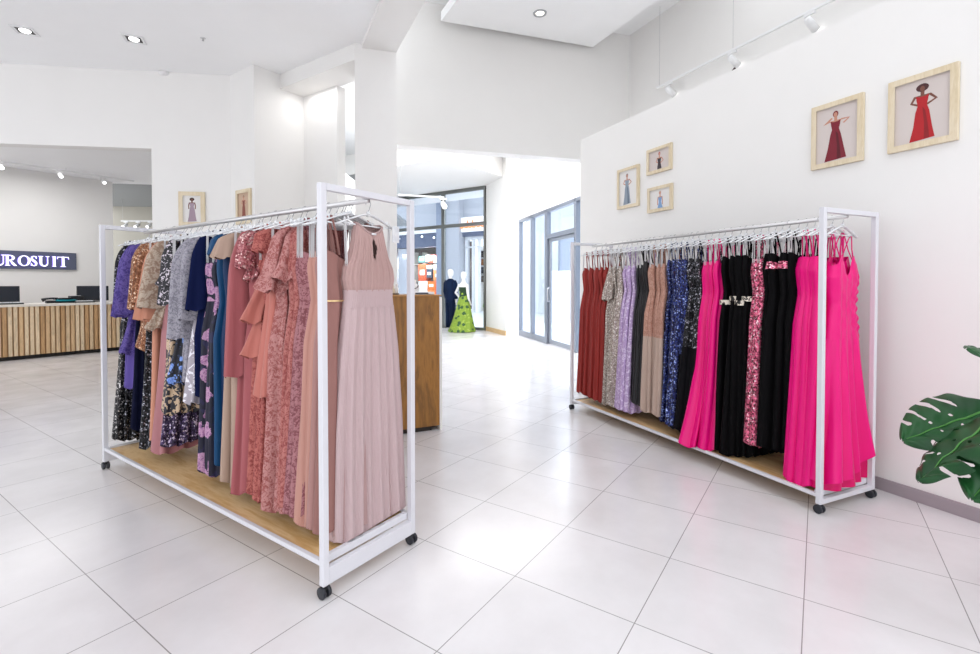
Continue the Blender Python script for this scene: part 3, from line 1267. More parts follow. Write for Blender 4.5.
ROSE_SEQ = sequin('#8f4a50', '#b8777a', '#f2cfca', 80.0, .45)
CORAL = lace('#c8756c', '#9c4a47', 52.0)
CORAL_CH = chiffon('#d08074')
PINK_LACE = lace('#cf9490', '#a8605c', 56.0)
CORAL_PINK = lace('#c88079', '#a05350', 60.0)
MAUVE_LACE = lace('#b98186', '#8c5258', 55.0)
PEACH_SATIN = chiffon('#cf9a8c')
TAUPE = chiffon('#b98b85')
TAUPE_D = chiffon('#a4766f')
GOLD = metal('#d9b98a', .3)
HALTER = crinkle('#d3b7b8')
HALTER_BODICE = chiffon('#caa7a2')

L = RL
g = lambda *a, **k: gown(L, *a, **k)
# far end first
g(112.5, 440, 'long sleeved black sequinned gown at the far end of its rack', BLK_SEQ, 'L', sl=.5, hw=.19)
g(117, 441, 'charcoal glitter gown second from the far end of the nearer rack', CHAR_SEQ, 'S', hw=.235)
g(121, 390, 'purple lace gown with wide sleeves, the farther of the purple pair', PURPLE, 'L', sl=.52, bell=1.5, skirt=VIOLET, cape=(-.5, .24, PURPLE))
g(126, 390, 'purple lace gown with tiered peplum, the nearer of the purple pair', PURPLE, 'L', sl=.5, bell=1.6, skirt=VIOLET, tiers=((-.55, -.92, .18, .24, PURPLE),))
g(130.5, 432, 'plain navy long gown hanging behind the copper sequinned pair', NAVY, 'S', folds=24, hw=.21)
g(134.5, 350, 'copper sequinned gown with elbow sleeves, the farther of the copper pair', COPPER, 'L', sl=.46, bell=1.2)
g(139, 352, 'copper sequinned elbow sleeved gown, the nearer of the copper pair', COPPER, 'L', sl=.42, bell=1.3)
g(143, 449, 'black sequinned long gown between the copper and peach gowns', BLK_SEQ, 'S', hw=.22)
g(147, 443, 'peach chiffon gown with layered cape sleeves', PEACH, 'L', sl=.52, bell=1.7, folds=12, amp=.014, tiers=((-.43, -.68, .16, .21, None),))
g(151.5, 330, 'short cream lace jacket with scalloped sleeves', CREAM_LACE, 'L', name='lace_jacket', sl=.44, bell=1.8, hw=.235)
g(156, 455, 'mauve chiffon gown with its hem showing under the dark sequins', MAUVE_CH, 'S', folds=10, amp=.014, hw=.23)
g(160, 395, 'black and cream jacquard dress with flecked black sleeves', CREAM_JAC, 'L', sl=.42, slmat=BLK_FLORAL, bell=1.15, skirt=CREAM_JAC, sp=.02, tiers=((-.11, -.44, .09, .215, BLK_FLORAL),))
g(163, 448, 'plum sequinned long gown behind the blue flowered one', PLUM_SEQ, 'S', hw=.24)
g(166.5, 416, 'beige and black scrolled jacquard dress', BEIGE_JAC, 'S', hw=.25)
g(172, 385, 'black gown printed with pale blue flowers', BLUE_FLOWER, 'S', hw=.245)
g(178.5, 384, 'plain silver grey lace gown, the farther of the grey pair', SILVER_LACE, 'L', sl=.62, bell=1.2, hw=.2, sp=.07)
g(184.5, 405, 'leaf embroidered silver grey gown, the nearer of the grey pair', SILVER_LEAF, 'L', sl=.5, bell=1.2, slmat=SILVER_LACE, hw=.235, sp=.06)
g(191, 400, 'dark navy dress with short cape sleeves beside the silver grey gown', NAVY_S, 'L', sl=.44, bell=1.3, hw=.17, sp=.02)
g(196.5, 474, 'navy gown with large mauve roses, the farther of two', ROSE_NAVY, 'S', hw=.215)
g(202.5, 479, 'navy gown with large mauve roses, the nearer of two', ROSE_NAVY, 'S', hw=.215, sl=0)
g(208.5, 470, 'bright teal blue satin gown with draped sleeves', TEAL, 'C', sl=.12, bell=1.1, hw=.18, folds=12, sp=.0)
g(214, 476, 'deep blue satin gown beside the champagne ones', TEAL_D, 'C', hw=.18, folds=12)
g(220, 486, 'champagne satin gown with cap sleeves, the farther of the champagne pair', CHAMP, 'C', sl=.14, bell=1.3, sp=.03, folds=12, amp=.013, hw=.215)
g(226.5, 490, 'champagne satin gown, the nearer of the champagne pair', CHAMP, 'S', folds=12, amp=.013, hw=.215)
g(233.5, 496, 'dusty rose chiffon gown with long full sleeves and sequinned shoulders', DROSE, 'L', sl=.78, bell=1.25, sp=.045, folds=12, amp=.012, hw=.22, cape=(-.30, .185, ROSE_SEQ))
g(241, 497, 'dusty rose chiffon gown with sequinned top and short sleeves', DROSE, 'L', sl=.2, slmat=ROSE_SEQ, folds=12, amp=.012, hw=.2, tiers=((-.11, -.40, .09, .18, ROSE_SEQ),))
g(248.5, 498, 'coral lace gown with two ruffled tiers', CORAL, 'S', folds=16, amp=.013, tiers=((-.42, -.62, .17, .24, CORAL_CH), (-.6, -.80, .19, .25, CORAL_CH)), hw=.215)
g(256, 504, 'coral lace cap sleeved gown beside the ruffled one', CORAL, 'C', sl=.12, sp=.02, folds=16, amp=.013, hw=.225)
g(263, 508, 'coral chiffon gown with a long floating side panel', CORAL_CH, 'S', folds=12, amp=.015, hw=.20, skirt=CORAL, tiers=((-.34, -1.0, .17, .225, CORAL_CH),))
g(270, 513, 'pink lace gown with lace capelet, the farther of two', PINK_LACE, 'L', folds=14, amp=.014, cape=(-.46, .25, PINK_LACE), hw=.225)
g(277, 515, 'pink lace gown with lace capelet, the nearer of two', PINK_LACE, 'L', folds=14, amp=.014, cape=(-.40, .25, PINK_LACE), hw=.225)
g(284, 512, 'salmon pink lace gown beside the capelet pair', CORAL_PINK, 'C', folds=14, amp=.014, hw=.225)
g(290.5, 511, 'salmon pink lace gown hanging just before the mauve lace ones', CORAL_PINK, 'C', folds=14, amp=.013, hw=.22)
g(297, 520, 'mauve glitter lace gown, the farther of the mauve lace pair', MAUVE_LACE, 'S', folds=16, amp=.012, hw=.22)
g(303, 524, 'mauve glitter lace gown, the nearer of the mauve lace pair', MAUVE_LACE, 'S', folds=16, amp=.012, hw=.215)
g(309, 531, 'peach pink chiffon gown beside the mauve lace pair', PEACH_SATIN, 'S', folds=12, amp=.014, hw=.22)
g(315.5, 536, 'peach pink chiffon gown just behind the near white post', PEACH_SATIN, 'S', folds=12, amp=.014, hw=.22)
g(321, 538, d='rose taupe chiffon gown without a belt behind the near post', mat=TAUPE, top='S', folds=12, amp=.013, hw=.22)
g(326, 541, d='gold belted taupe chiffon gown, the farther of two', mat=TAUPE, top='S', folds=12, amp=.013, hw=.22, belt=(-.46, GOLD, .008))
g(331, 543, d='gold belted taupe chiffon gown next to the halter gown', mat=TAUPE_D, top='S', folds=12, amp=.013, hw=.215, belt=(-.50, GOLD, .008))


def halter_gown():
    rng = random.Random(5)
    t, d = .115, 'mauve halter gown at the near end of its rack'
    base = L.pt(t, L.W / 2 + .075, L.rail_z)
    make_hanger(base, L.yaw + math.radians(4), 'clear hanger for the ' + d, 'hangers on the nearer rack')
    r = empty('evening_gown', base + Vector((0, 0, RAISE)), L.yaw + math.radians(4))
    tag(r, d, 'gown', L.gowns)
    # bodice: gathered halter that widens below the arm openings
    Vb = cloth_shell([(-.125, .084, .026, .0004), (-.14, .088, .028, .0008), (-.22, .100, .034, .0034), (-.29, .118, .040, .0046), (-.35, .152, .044, .0052), (-.40, .160, .046, .0052), (-.458, .148, .042, .003)],
                     rng, 180, 34, 34, sway=0, hem_wave=0, cusp=.3)
    dip = np.clip(1 - (Vb[:, :, 0] / .09) ** 2, 0, 1)
    w = np.clip(1 - np.arange(34) / 12, 0, 1)[:, None]
    Vb[:, :, 2] -= np.where(Vb[:, :, 1] < 0, .05, .012) * dip * w
    def keep(C):
        x, y, z = C.T
        wid = np.clip((-.225 - z) / .10, 0, 1)
        inside = (y < 0) & (np.abs(x - .004) < .012 * np.sin(np.clip((z + .31) / .115, 0, 1) * PI) ** .6) & (z < -.197) & (z > -.31)
        return ~inside
    bod = shell_mesh('bodice', Vb, HALTER_BODICE, r, keep)
    # neckband
    rim = [Vector(p) for p in Vb[0]]
    m = MB()
    m.tube(rim[::2] + [rim[0]], .006, 6, caps=False)
    m.build('neckband', satin('#c9a9a6', .4), bod)
    m = MB()
    m.tube([(-.012, -.036, -.178), (.014, -.036, -.178)], .005, 6)
    m.build('clasp', clear_plastic(), bod, label='small clear clasp')
    Vw = cloth_shell([(-.450, .152, .045, .0005), (-.49, .150, .045, .0008), (-.535, .157, .046, .0006)], rng, 120, 8, 8, sway=0, hem_wave=0)
    shell_mesh('waistband', Vw, HALTER, r)
    zh_ = -1.60
    Vs = cloth_shell([(-.53, .155, .044, .002), (-.75, .185, .048, .005), (-1.1, .210, .054, .009), (zh_, .232, .056, .013)], rng, 200, 44, 17, sway=.008, hem_wave=.010, cusp=.05)
    sk = shell_mesh('skirt', Vs, HALTER, r)
    Vl = cloth_shell([(-.60, .150, .034, .002), (zh_ + .012, .228, .046, .008)], rng, 120, 20, 13, sway=.004)
    shell_mesh('lining', Vl, chiffon('#c3a19f'), sk)
    m = MB()
    hp = [Vector(p) for p in Vs[-1]]
    m.tube(hp[::2] + [hp[0]], .002, 4, caps=False)
    m.build('hem', HALTER, sk)
    for sgn in (-1, 1):
        m = MB()
        ribbon(m, [(sgn * .14, -.004, -.36), (sgn * .15, -.004, -.118), (sgn * .15, .006, -.118), (sgn * .14, .006, -.36)], .006, .002)
        m.build('hanging_loop', satin('#f1eff0'), r, label='thin white hanging loop')
    # clear price tag pouch on the shoulder
    m = MB()
    m.box((.165, -.03, -.165), (.05, .004, .085))
    m.build('tag_pouch', clear_plastic(), r, label='clear plastic tag pouch')


halter_gown()

# ---- wall rack
RUST = chiffon('#a5332d')
RUST_P = satin('#a5332d', .5)
SILV = sequin('#8d8078', '#b9aca2', '#f4efe8', 85.0, .4)
LILAC = jacquard('#b69ac6', '#dccbe6', 30.0, .54)
BLK_SATIN = satin('#1c1a1d', .36)
BLUSH = lace('#d3a492', '#b98673', 60.0)
BLUSH_SKIRT = chiffon('#cdb3a4')
NAVY_SEQ = sequin('#12143a', '#2c3a80', '#9fb0e8', 70.0, .55)
BLACK_CH = chiffon('#131216')
HOT = satin('#ff0a86', .34)
BLACK = chiffon('#0b0a0c')
SILVER_TRIM = jacquard('#0b0a0c', '#e6dccb', 24.0, .46)
PINK_SEQ = sequin('#6a2036', '#ea6f92', '#ffd6de', 70.0, .34)

L = RR
words_ = ['farthest', 'second', 'third', 'fourth', 'nearest']
for i, px in enumerate((580.5, 585.5, 590.5, 595.5, 600.5)):
    g(px, 393 + i * 2.6, ['rust red pleated strap gown, %s of the five rust red gowns', 'rust red pleated strap gown, %s of five from the window end', 'rust red pleated strap gown, %s of five from the window end', 'rust red pleated strap gown, %s of five from the window end', 'rust red pleated strap gown, %s of the five rust red gowns'][i] % words_[i],
      RUST_P, 'S', folds=22, amp=.010, hw=.215)
for i, px in enumerate((605.5, 610, 614.5)):
    g(px, 405 + i, ['champagne silver sequinned gown next to the rust red ones', 'champagne silver sequinned gown, middle one of three', 'champagne silver sequinned gown next to the lilac ones'][i],
      SILV, 'S', folds=14, amp=.011, hw=.22, tiers=((-.34, -.60, .18, .235, SILV),) if i == 0 else ())
for i, px in enumerate((619, 623.5, 628)):
    g(px, 409 + i * 2, ['lilac embroidered gown next to the silver sequinned ones', 'lilac embroidered gown, middle one of three', 'lilac embroidered gown next to the black satin ones'][i],
      LILAC, 'S', folds=12, amp=.012, hw=.235)
for i, px in enumerate((633, 637.5, 642)):
    g(px, 403 + i * 2, ['black satin gown next to the lilac ones', 'black satin gown, middle one of the three plain satin ones', 'black satin gown next to the blush ones'][i],
      BLK_SATIN, 'B' if i == 2 else 'S', folds=16, amp=.010, hw=.2)
for i, px in enumerate((647.5, 652.5, 657.5)):
    g(px, 413 + i * 2, ['blush gown with a lace top next to the black satin ones', 'blush gown with a lace top, middle one of three', 'blush gown with a lace top next to the navy sequins'][i],
      BLUSH, 'S', skirt=BLUSH_SKIRT, split=-.9, folds=12, amp=.013, hw=.2)
for i, px in enumerate((663, 668.5, 674, 679.5)):
    g(px, 422 + i * 2, 'navy blue sequinned gown, %s' % ['next to the blush ones', 'second of four from the blush ones', 'third of four from the blush ones', 'next to the black sequinned pair'][i],
      NAVY_SEQ, 'B', skirt=NAVY_SEQ if i < 3 else BLACK_CH, split=-.53 if i < 3 else -1.0, folds=12, amp=.012, hw=.235 if i < 3 else .27)
for i, px in enumerate((685.5, 691.5)):
    g(px, 431 + i * 4, ['black glitter gown with a chiffon skirt next to the navy sequins', 'black glitter gown next to the first hot pink one'][i],
      BLK_SEQ, 'B', skirt=BLACK_CH, split=-.95, folds=10, amp=.015, hw=.27, hem=.06)
for i, px in enumerate((698, 704.5, 711.5)):
    g(px, 452 + i * 2, cusp=0, d=['hot pink draped gown whose train spills over the shelf edge', 'hot pink draped gown, middle of the farther three pink ones', 'hot pink draped gown next to the black gowns with trim'][i],
      mat=HOT, top='S', folds=10, amp=.015, hw=.235, train=.12 if i == 0 else .05)
for i, px in enumerate((719.5, 726.5, 733, 739.5)):
    g(px, 453 + i * 1.5, 'black velvet gown with silver trim, %s' % ['next to the hot pink ones', 'second from the hot pink ones', 'third from the hot pink ones', 'next to the pink sequins'][i],
      BLACK, 'B', folds=12, amp=.012, hw=.235 if i < 2 else .2, belt=(-.565 + (.02 if i % 2 else -.01), SILVER_TRIM, .035))
for i, px in enumerate((746.5, 753)):
    g(px, 445 + i * 2, ['pink sequinned gown next to the silver trimmed black ones', 'pink sequinned gown next to the plain black ones'][i],
      PINK_SEQ, 'S', folds=10, amp=.012, hw=.205)
for i, px in enumerate((760.5, 768.5, 777, 785.5)):
    g(px, 447 + i * 2, 'plain black gown %s' % ['next to the pink sequinned pair', 'with pink neckline, second from the pink sequins', 'with pink neckline, third from the pink sequins', 'next to the nearer hot pink gowns'][i],
      BLACK, 'B', folds=9, amp=.012, hw=.22 if i < 3 else .2, neck=(PINK_SEQ, -.315, .05) if i in (1, 2) else None)
for i, px in enumerate((794, 804.5, 815, 826)):
    g(px, 484 + i * 5, 'hot pink crossed strap gown, %s' % ['next to the plain black gowns', 'second from the black gowns', 'behind the near white post', 'just behind the ruched one'][i],
      HOT, 'S', folds=9, amp=.017, hw=.25, hem=.06, loops=False, cusp=0)


def ruched_gown():
    rng = random.Random(8)
    t, d = .085, 'ruched hot pink gown at the near end of its rack'
    base = L.pt(t, L.W / 2 + .05, L.rail_z)
    rz = L.yaw + math.radians(8)
    make_hanger(base, rz, 'clear hanger for the ' + d, 'hangers on the wall rack')
    r = empty('evening_gown', base + Vector((0, 0, RAISE)), rz)
    tag(r, d, 'gown', L.gowns)
    V = cloth_shell([(-.33, .150, .030, .001), (-.40, .168, .042, .002), (-.56, .140, .036, .002), (-.78, .172, .044, .003)], rng, 180, 48, 11, sway=0, hem_wave=0)
    x, z = V[:, :, 0].copy(), V[:, :, 2].copy()
    # sweetheart points over each cup, low in the middle and under the arms
    topw = np.clip(1 - np.arange(48) / 14, 0, 1)[:, None]
    V[:, :, 2] += topw * (.065 * np.exp(-((np.abs(x) - .082) / .035) ** 2) - .055 * np.exp(-(x / .035) ** 2))
    # gathers radiating from the right side seam
    front = V[:, :, 1] < 0
    side = np.clip((x + .03) / .15, 0, 1)
    gat = side * np.sin((z + .5 * x) * 115) + .45 * np.sin((z + .95 * x) * 42)
    fade = np.clip((-z - .38) / .10, 0, 1) * np.clip((z + .775) / .06, 0, 1)
    V[:, :, 1] -= np.where(front, .0042 * gat * fade, 0)
    V[:, :, 0] += np.where(x > .10, .004 * np.sin((z + .5 * x) * 115) * fade, 0)
    bod = shell_mesh('bodice', V, HOT, r)
    zh_ = RR.shelf + .015 - L.rail_z - RAISE
    Vs = cloth_shell([(-.77, .173, .044, .003), (-1.0, .205, .055, .010), (-1.3, .235, .07, .017), (zh_ + .05, .29, .085, .028)], rng, 220, 44, 10, sway=.0, hem_wave=.014, cusp=0)
    # the front panel is caught up at the right, showing the layer below
    q = np.linspace(0, 1, 44)[:, None]
    Vs[:, :, 2] += q ** 3 * .11 * np.clip((Vs[:, :, 0] + .02) / .25, 0, 1)
    sk = shell_mesh('skirt', Vs, HOT, r)
    Vl = cloth_shell([(-.9, .165, .035, .004), (-1.3, .215, .055, .012), (zh_, .262, .08, .02)], rng, 160, 26, 9, sway=.0, hem_wave=.004, cusp=0)
    shell_mesh('underskirt', Vl, satin('#f00470', .36), sk)
    for sgn in (-1, 1):
        m = MB()
        m.tube([(sgn * .082, -.03, -.315), (sgn * .10, -.012, -.22), (sgn * .125, .0, -.132), (sgn * .118, .012, -.15), (sgn * .06, .02, -.25), (-sgn * .03, .026, -.36)], .0035, 6)
        m.build('strap', HOT, r)
        m = MB()
        m.tube([(sgn * .095, -.03, -.325), (sgn * .05, -.012, -.23), (sgn * .02, 0, -.128), (sgn * .03, .014, -.17), (sgn * .10, .03, -.36)], .0032, 6)
        m.build('strap', HOT, r)


ruched_gown()

# ------------------------------------------------------------------ framed fashion prints


def framed_print(P, box, fig, paper, label, w=.03, y=0.0):
    """box: picture corners (x left, x right, y top left, y bottom left, y top right, y bottom right) sighted on the wall"""
    xl, xr, tl, bl, tr, br = box
    u0, u1 = P.uz(xl, (tl + bl) / 2)[0], P.uz(xr, (tr + br) / 2)[0]
    z1 = (P.uz(xl, tl)[1] + P.uz(xr, tr)[1]) / 2
    z0 = (P.uz(xl, bl)[1] + P.uz(xr, br)[1]) / 2
    W, H = u1 - u0, z1 - z0
    r = P.root('framed_print', (u0 + u1) / 2, 0, (z0 + z1) / 2)
    m = MB()
    o = [(-W / 2, -H / 2), (W / 2, -H / 2), (W / 2, H / 2), (-W / 2, H / 2)]
    i_ = [(-W / 2 + w, -H / 2 + w), (W / 2 - w, -H / 2 + w), (W / 2 - w, H / 2 - w), (-W / 2 + w, H / 2 - w)]
    v = [(x, -.002, z) for x, z in o] + [(x, -.026, z) for x, z in o] + [(x + (.006 if x < 0 else -.006), -.026, z + (.006 if z < 0 else -.006)) for x, z in i_] + [(x, -.012, z) for x, z in i_]
    f = []
    for k in range(4):
        n = (k + 1) % 4
        f += [(k, n, 4 + n, 4 + k), (4 + k, 4 + n, 8 + n, 8 + k), (8 + k, 8 + n, 12 + n, 12 + k)]
    m.add(v, f)
    m.build('frame', FRAME_WOOD, r)
    m = MB()
    m.box((0, -.007, 0), (W - 2 * w + .01, .008, H - 2 * w + .01))
    pr = m.build('print', paper, r)
    # the printed figure: inks laid on the sheet
    h = H - 2 * w
    mats, mb = [], MB()
    idx = {}
    lift = .0002
    for n, (kind, col, data) in enumerate(fig):
        if col not in idx:
            idx[col] = len(mats)
            mats.append(plastic(col, .6))
        if kind == 'p':
            pts = [(x * h, (yy - .5) * h) for x, yy in data]
        else:
            cx, cy, rx, ry = data
            pts = [((cx + rx * math.cos(k * PI / 9)) * h, (cy - .5 + ry * math.sin(k * PI / 9)) * h) for k in range(18)]
        yv = -.0112 - lift * n
        mb.add([(x, yv, z) for x, z in pts], [tuple(range(len(pts)))], idx[col])
    mb.build('printed_figure', mats, pr)
    return tag(r, label, 'picture', 'framed fashion prints')


SK, SKD, HAIR = '#c98f78', '#7a4a3c', '#3a2320'


def limb(col, pts, w):
    out = []
    L_, R_ = [], []
    for i, p in enumerate(pts):
        a = pts[max(0, i - 1)]
        b = pts[min(len(pts) - 1, i + 1)]
        dx, dy = b[0] - a[0], b[1] - a[1]
        d = math.hypot(dx, dy) or 1
        L_.append((p[0] - dy / d * w / 2, p[1] + dx / d * w / 2))
        R_.append((p[0] + dy / d * w / 2, p[1] - dx / d * w / 2))
    return ('p', col, L_ + R_[::-1])


def figure(dress, skin, hair, pose, wide=.13, big_hair=False, dx=0.0, shade=None, fat=1.3):
    f = []
    X = lambda pts: [(x + dx, y) for x, y in pts]
    f.append(('p', skin, X([(-.018, .70), (.018, .70), (.02, .80), (-.02, .80)])))
    f.append(('p', skin, X([(-.075, .74), (.075, .74), (.05, .66), (-.05, .66)])))
    if pose == 'hip':
        f.append(limb(skin, X([(-.07, .735), (-.11, .64), (-.02, .575)]), .03))
        f.append(limb(skin, X([(.07, .735), (.135, .64), (.045, .58)]), .03))
    elif pose == 'head':
        f.append(limb(skin, X([(-.07, .735), (-.15, .69), (-.045, .79)]), .028))
        f.append(limb(skin, X([(.07, .735), (.17, .73), (.10, .66)]), .028))
    else:
        f.append(limb(skin, X([(-.07, .735), (-.09, .62), (-.085, .50)]), .028))
        f.append(limb(skin, X([(.07, .735), (.09, .62), (.085, .50)]), .028))
    f.append(('p', dress, X([(-.062, .735), (-.03, .715), (.03, .715), (.062, .735), (.058, .66), (.045, .585), (.07, .48), (wide * .8, .22), (wide, .055), (.0, .04), (-wide, .03), (-wide * .7, .25), (-.068, .48), (-.045, .585), (-.058, .66)])))
    if shade:
        f.append(('p', shade, X([(.0, .56), (.03, .5), (.055, .3), (.075, .06), (.02, .05), (.02, .3)])))
    if big_hair:
        f.append(('e', hair, (dx, .855, .075, .062)))
    else:
        f.append(('e', hair, (dx, .85, .042, .055)))
    f.append(('e', skin, (dx, .838, .028, .042)))
    out = []
    for k, c, d in f:
        out.append((k, c, [(x * fat, y) for x, y in d] if k == 'p' else (d[0] * fat, d[1], d[2] * fat * .85, d[3])))
    return out


def half_length(f):
    m = lambda y: .03 + (max(y, .40) - .40) * 1.7
    return [(k, c, [(x * 1.45, m(y)) for x, y in d] if k == 'p' else (d[0] * 1.45, m(d[1]), d[2] * 1.5, d[3] * 1.6)) for k, c, d in f]


PAPER = paint('#d3c8c3', .5)
PAPER_W = paint('#e6e3e0', .5)
PAPER_B = paint('#c9ac94', .5)
framed_print(P_RIGHT, (890, 960.1, 84.7, 154.3, 61.4, 139.8), figure('#b3121c', SKD, '#4a2526', 'hip', .125, True, 0, '#8c0d17'), PAPER, 'wood framed print of a person in a bright red gown with big round hair', .031)
framed_print(P_RIGHT, (813.3, 865, 109, 170.5, 92.6, 160.7), figure('#7c1428', SK, '#7d2a2c', 'head', .14, False, -.02, '#5b0d1c'), PAPER, 'wood framed print of a person in a burgundy gown with raised elbows', .029)
framed_print(P_RIGHT, (618.6, 640.2, 171.3, 209.8, 163.7, 205.7), figure('#8e9aa8', SK, '#8a7f7c', 'hip', .12, False, -.04, '#5f6d7f'), PAPER_W, 'tall wood framed print of a person in a slate grey gown', .026)
framed_print(P_RIGHT, (648.2, 672.9, 150.6, 175.1, 143, 169.9), half_length(figure('#3b2e35', SK, '#b5545c', 'hip', .10)), PAPER, 'small wood framed print of a red haired person in a black dress', .026)
framed_print(P_RIGHT, (648.9, 673.6, 188.9, 213.5, 183, 209.1), half_length(figure('#7fa1cc', SK, '#c9a08c', 'down', .13)), PAPER_W, 'small wood framed print of a fair haired person in a light blue dress', .026)
framed_print(P_BACK, (179.3, 205.5, 192, 226, 192, 226.5), figure('#a892a0', SKD, '#3b2420', 'down', .12, True), PAPER_W, 'framed print of a dark haired person in a pale mauve gown on the back wall', .05)
framed_print(P_PILLAR, (237.3, 252, 191, 225, 188, 223), figure('#8c4a3c', SK, '#8c6a58', 'hip', .11), PAPER_B, 'tan framed print of a person in a rust brown gown on the narrow pillar', .045)

# ------------------------------------------------------------------ reception counter
u0, _ = P_COUNTER.uz(-120, 330)
u1 = P_COUNTER.uz(128, 330)[0]
zc_top = P_COUNTER.uz(50, 305.5)[1]
zc_top = .99
r = P_COUNTER.root('reception_counter', u0, 0, 0)
Wc = u1 - u0
m = MB()
m.box((Wc / 2, .33, (zc_top - .05 + .07) / 2 + .0), (Wc - .04, .60, zc_top - .05 - .07))
m.build('counter_body', paint('#b88f63'), r)
m = MB()
m.box((Wc / 2, .36, .035), (Wc - .1, .55, .07))
m.build('plinth', plastic('#1c1a19', .6), r)
m = MB()
m.box((Wc / 2, .33, zc_top - .022), (Wc + .02, .72, .044))
m.build('worktop', paint('#eae3d9', .35), r, bevel=.004)
m = MB()
rs = random.Random(3)
x = .03
slat_cols = ['#e8caa2', '#dab486', '#efd6b2', '#cfa474', '#e2bd90']
while x < Wc - .04:
    m.box((x + .025, .012, (zc_top - .045 + .075) / 2), (.05, .04, zc_top - .045 - .075), rs.choice([0, 0, 1, 2, 2, 3, 4]))
    x += .072
m.build('slat_panel', [wood(c, '#' + ''.join('%02x' % int(int(c[i:i + 2], 16) * .88) for i in (1, 3, 5)), 'Z', 9) for c in slat_cols], r)
tag(r, 'long reception counter fronted with upright wooden slats under a pale worktop', 'counter')


def on_counter(name, px, dy=.33):
    q = P_COUNTER.pt(0, dy)
    u, _ = Plane((q.x, q.y), P_COUNTER.X).uz(px, 300)
    return P_COUNTER.root(name, u, dy, zc_top)


for px, lb in ((0, 'black computer monitor at the far left end of the slatted counter'), (93, 'black computer monitor on the counter beside the rack post')):
    r = on_counter('monitor', px, .45)
    m = MB()
    m.box((0, 0, .012), (.22, .18, .014))
    m.build('base', BLACK_RUBBER, r, bevel=.004)
    m = MB()
    m.box((0, .025, .08), (.05, .025, .13))
    m.build('stand', BLACK_RUBBER, r, bevel=.004)
    m = MB()
    m.box((0, 0, .175), (.52, .035, .30))
    m.build('casing', plastic('#17181c', .35), r, bevel=.008)
    m = MB()
    m.box((0, -.0185, .182), (.49, .003, .262))
    m.build('screen', plastic('#262b35', .15), r)
    tag(r, lb, 'monitor', 'counter monitors')
for px, wd, lb in ((5, .42, 'white keyboard in front of the monitor at the left end of the counter'), (84, .26, 'white keyboard in front of the counter monitor beside the rack post')):
    r = on_counter('keyboard', px, .14)
    m = MB()
    m.box((0, 0, .014), (wd + .04, .16, .026))
    m.build('case', plastic('#1d1d20', .4), r, bevel=.004)
    m = MB()
    for i in range(10):
        for j in range(4):
            m.box((-wd / 2 + (i + .5) * wd / 10, -.055 + j * .036, .033), (wd / 10 - .006, .03, .016))
    m.build('keys', plastic('#eef0f2', .4), r)
    tag(r, lb, 'keyboard', 'counter keyboards')
r = on_counter('desk_phone', 52.5, .3)
m = MB()
m.prism([(-.11, -.09), (.09, -.09), (.11, .02), (.08, .09), (-.09, .09)], 0, .05)
m.build('base', BLACK_RUBBER, r, bevel=.01)
m = MB()
m.tube([(-.16, -.04, .06), (-.10, -.04, .085), (0, -.04, .09), (.06, -.04, .075)], [.035, .02, .02, .032], 10)
m.build('handset', BLACK_RUBBER, r)
m = MB()
m.box((.05, -.01, .055), (.08, .09, .02))
m.build('keypad', plastic('#f0f0f0', .4), r)
tag(r, 'black and white desk phone on the middle of the slatted counter', 'phone')
r = on_counter('folded_cloth', 67, .22)
m = MB()
for i, (w_, d_) in enumerate(((.34, .2), (.30, .19), (.22, .16))):
    m.loft([(-.01 * i, 0, .002 + .032 * i, w_ / 2, d_ / 2), (-.01 * i, 0, .016 + .032 * i, w_ / 2 + .02, d_ / 2 + .015), (-.01 * i, 0, .033 + .032 * i, w_ / 2 - .01, d_ / 2 - .01)], 24, 0 if i != 1 else 1)
m.build('cloth', [chiffon('#1d2329'), chiffon('#1f8f9c')], r)
tag(r, 'small pile of dark and teal folded cloth on the counter', 'cloth')
r = on_counter('receipt_printer', 76, .36)
m = MB()
m.box((0, 0, .065), (.2, .2, .13))
m.build('case', plastic('#1b1c20', .4), r, bevel=.012)
m = MB()
m.box((0, -.06, .134), (.11, .05, .006))
m.build('paper_slot', plastic('#d8dadc', .5), r)
tag(r, 'dark receipt printer on the counter next to the folded cloth', 'printer')

# ------------------------------------------------------------------ wall sign
u1 = P_SIGN.uz(75.6, 262)[0]
zt_, zb_ = P_SIGN.uz(75, 253.3)[1], P_SIGN.uz(75, 270.0)[1]
t_w = P_SIGN.uz(67.4, 262)[0] - P_SIGN.uz(56.5, 262)[0]
lx = {'R': (4.0, 15.6), 'O': (17, 29.2), 'S': (29.6, 36.2), 'U': (37.0, 49.2), 'I': (50.3, 55.8), 'T': (56.3, 67.6)}
uR = P_SIGN.uz(4, 262)[0]
uU = P_SIGN.uz(-8.2, 262)[0]
uE = P_SIGN.uz(-18.6, 262)[0]
u0 = uE - (u1 - P_SIGN.uz(67.6, 262)[0])
zl1, zl0 = P_SIGN.uz(40, 256.2)[1], P_SIGN.uz(40, 266.4)[1]
r = P_SIGN.root('wall_sign', u0, 0, zb_)
m = MB()
m.box(((u1 - u0) / 2, -.03, (zt_ - zb_) / 2), (u1 - u0, .05, zt_ - zb_))
m.build('sign_board', paint('#5f6477', .45), r, bevel=.004)
Hl = zl1 - zl0
LET_F, LET_S = glow('#ffffff', 0.55), glow('#8a63ff', 1.2)


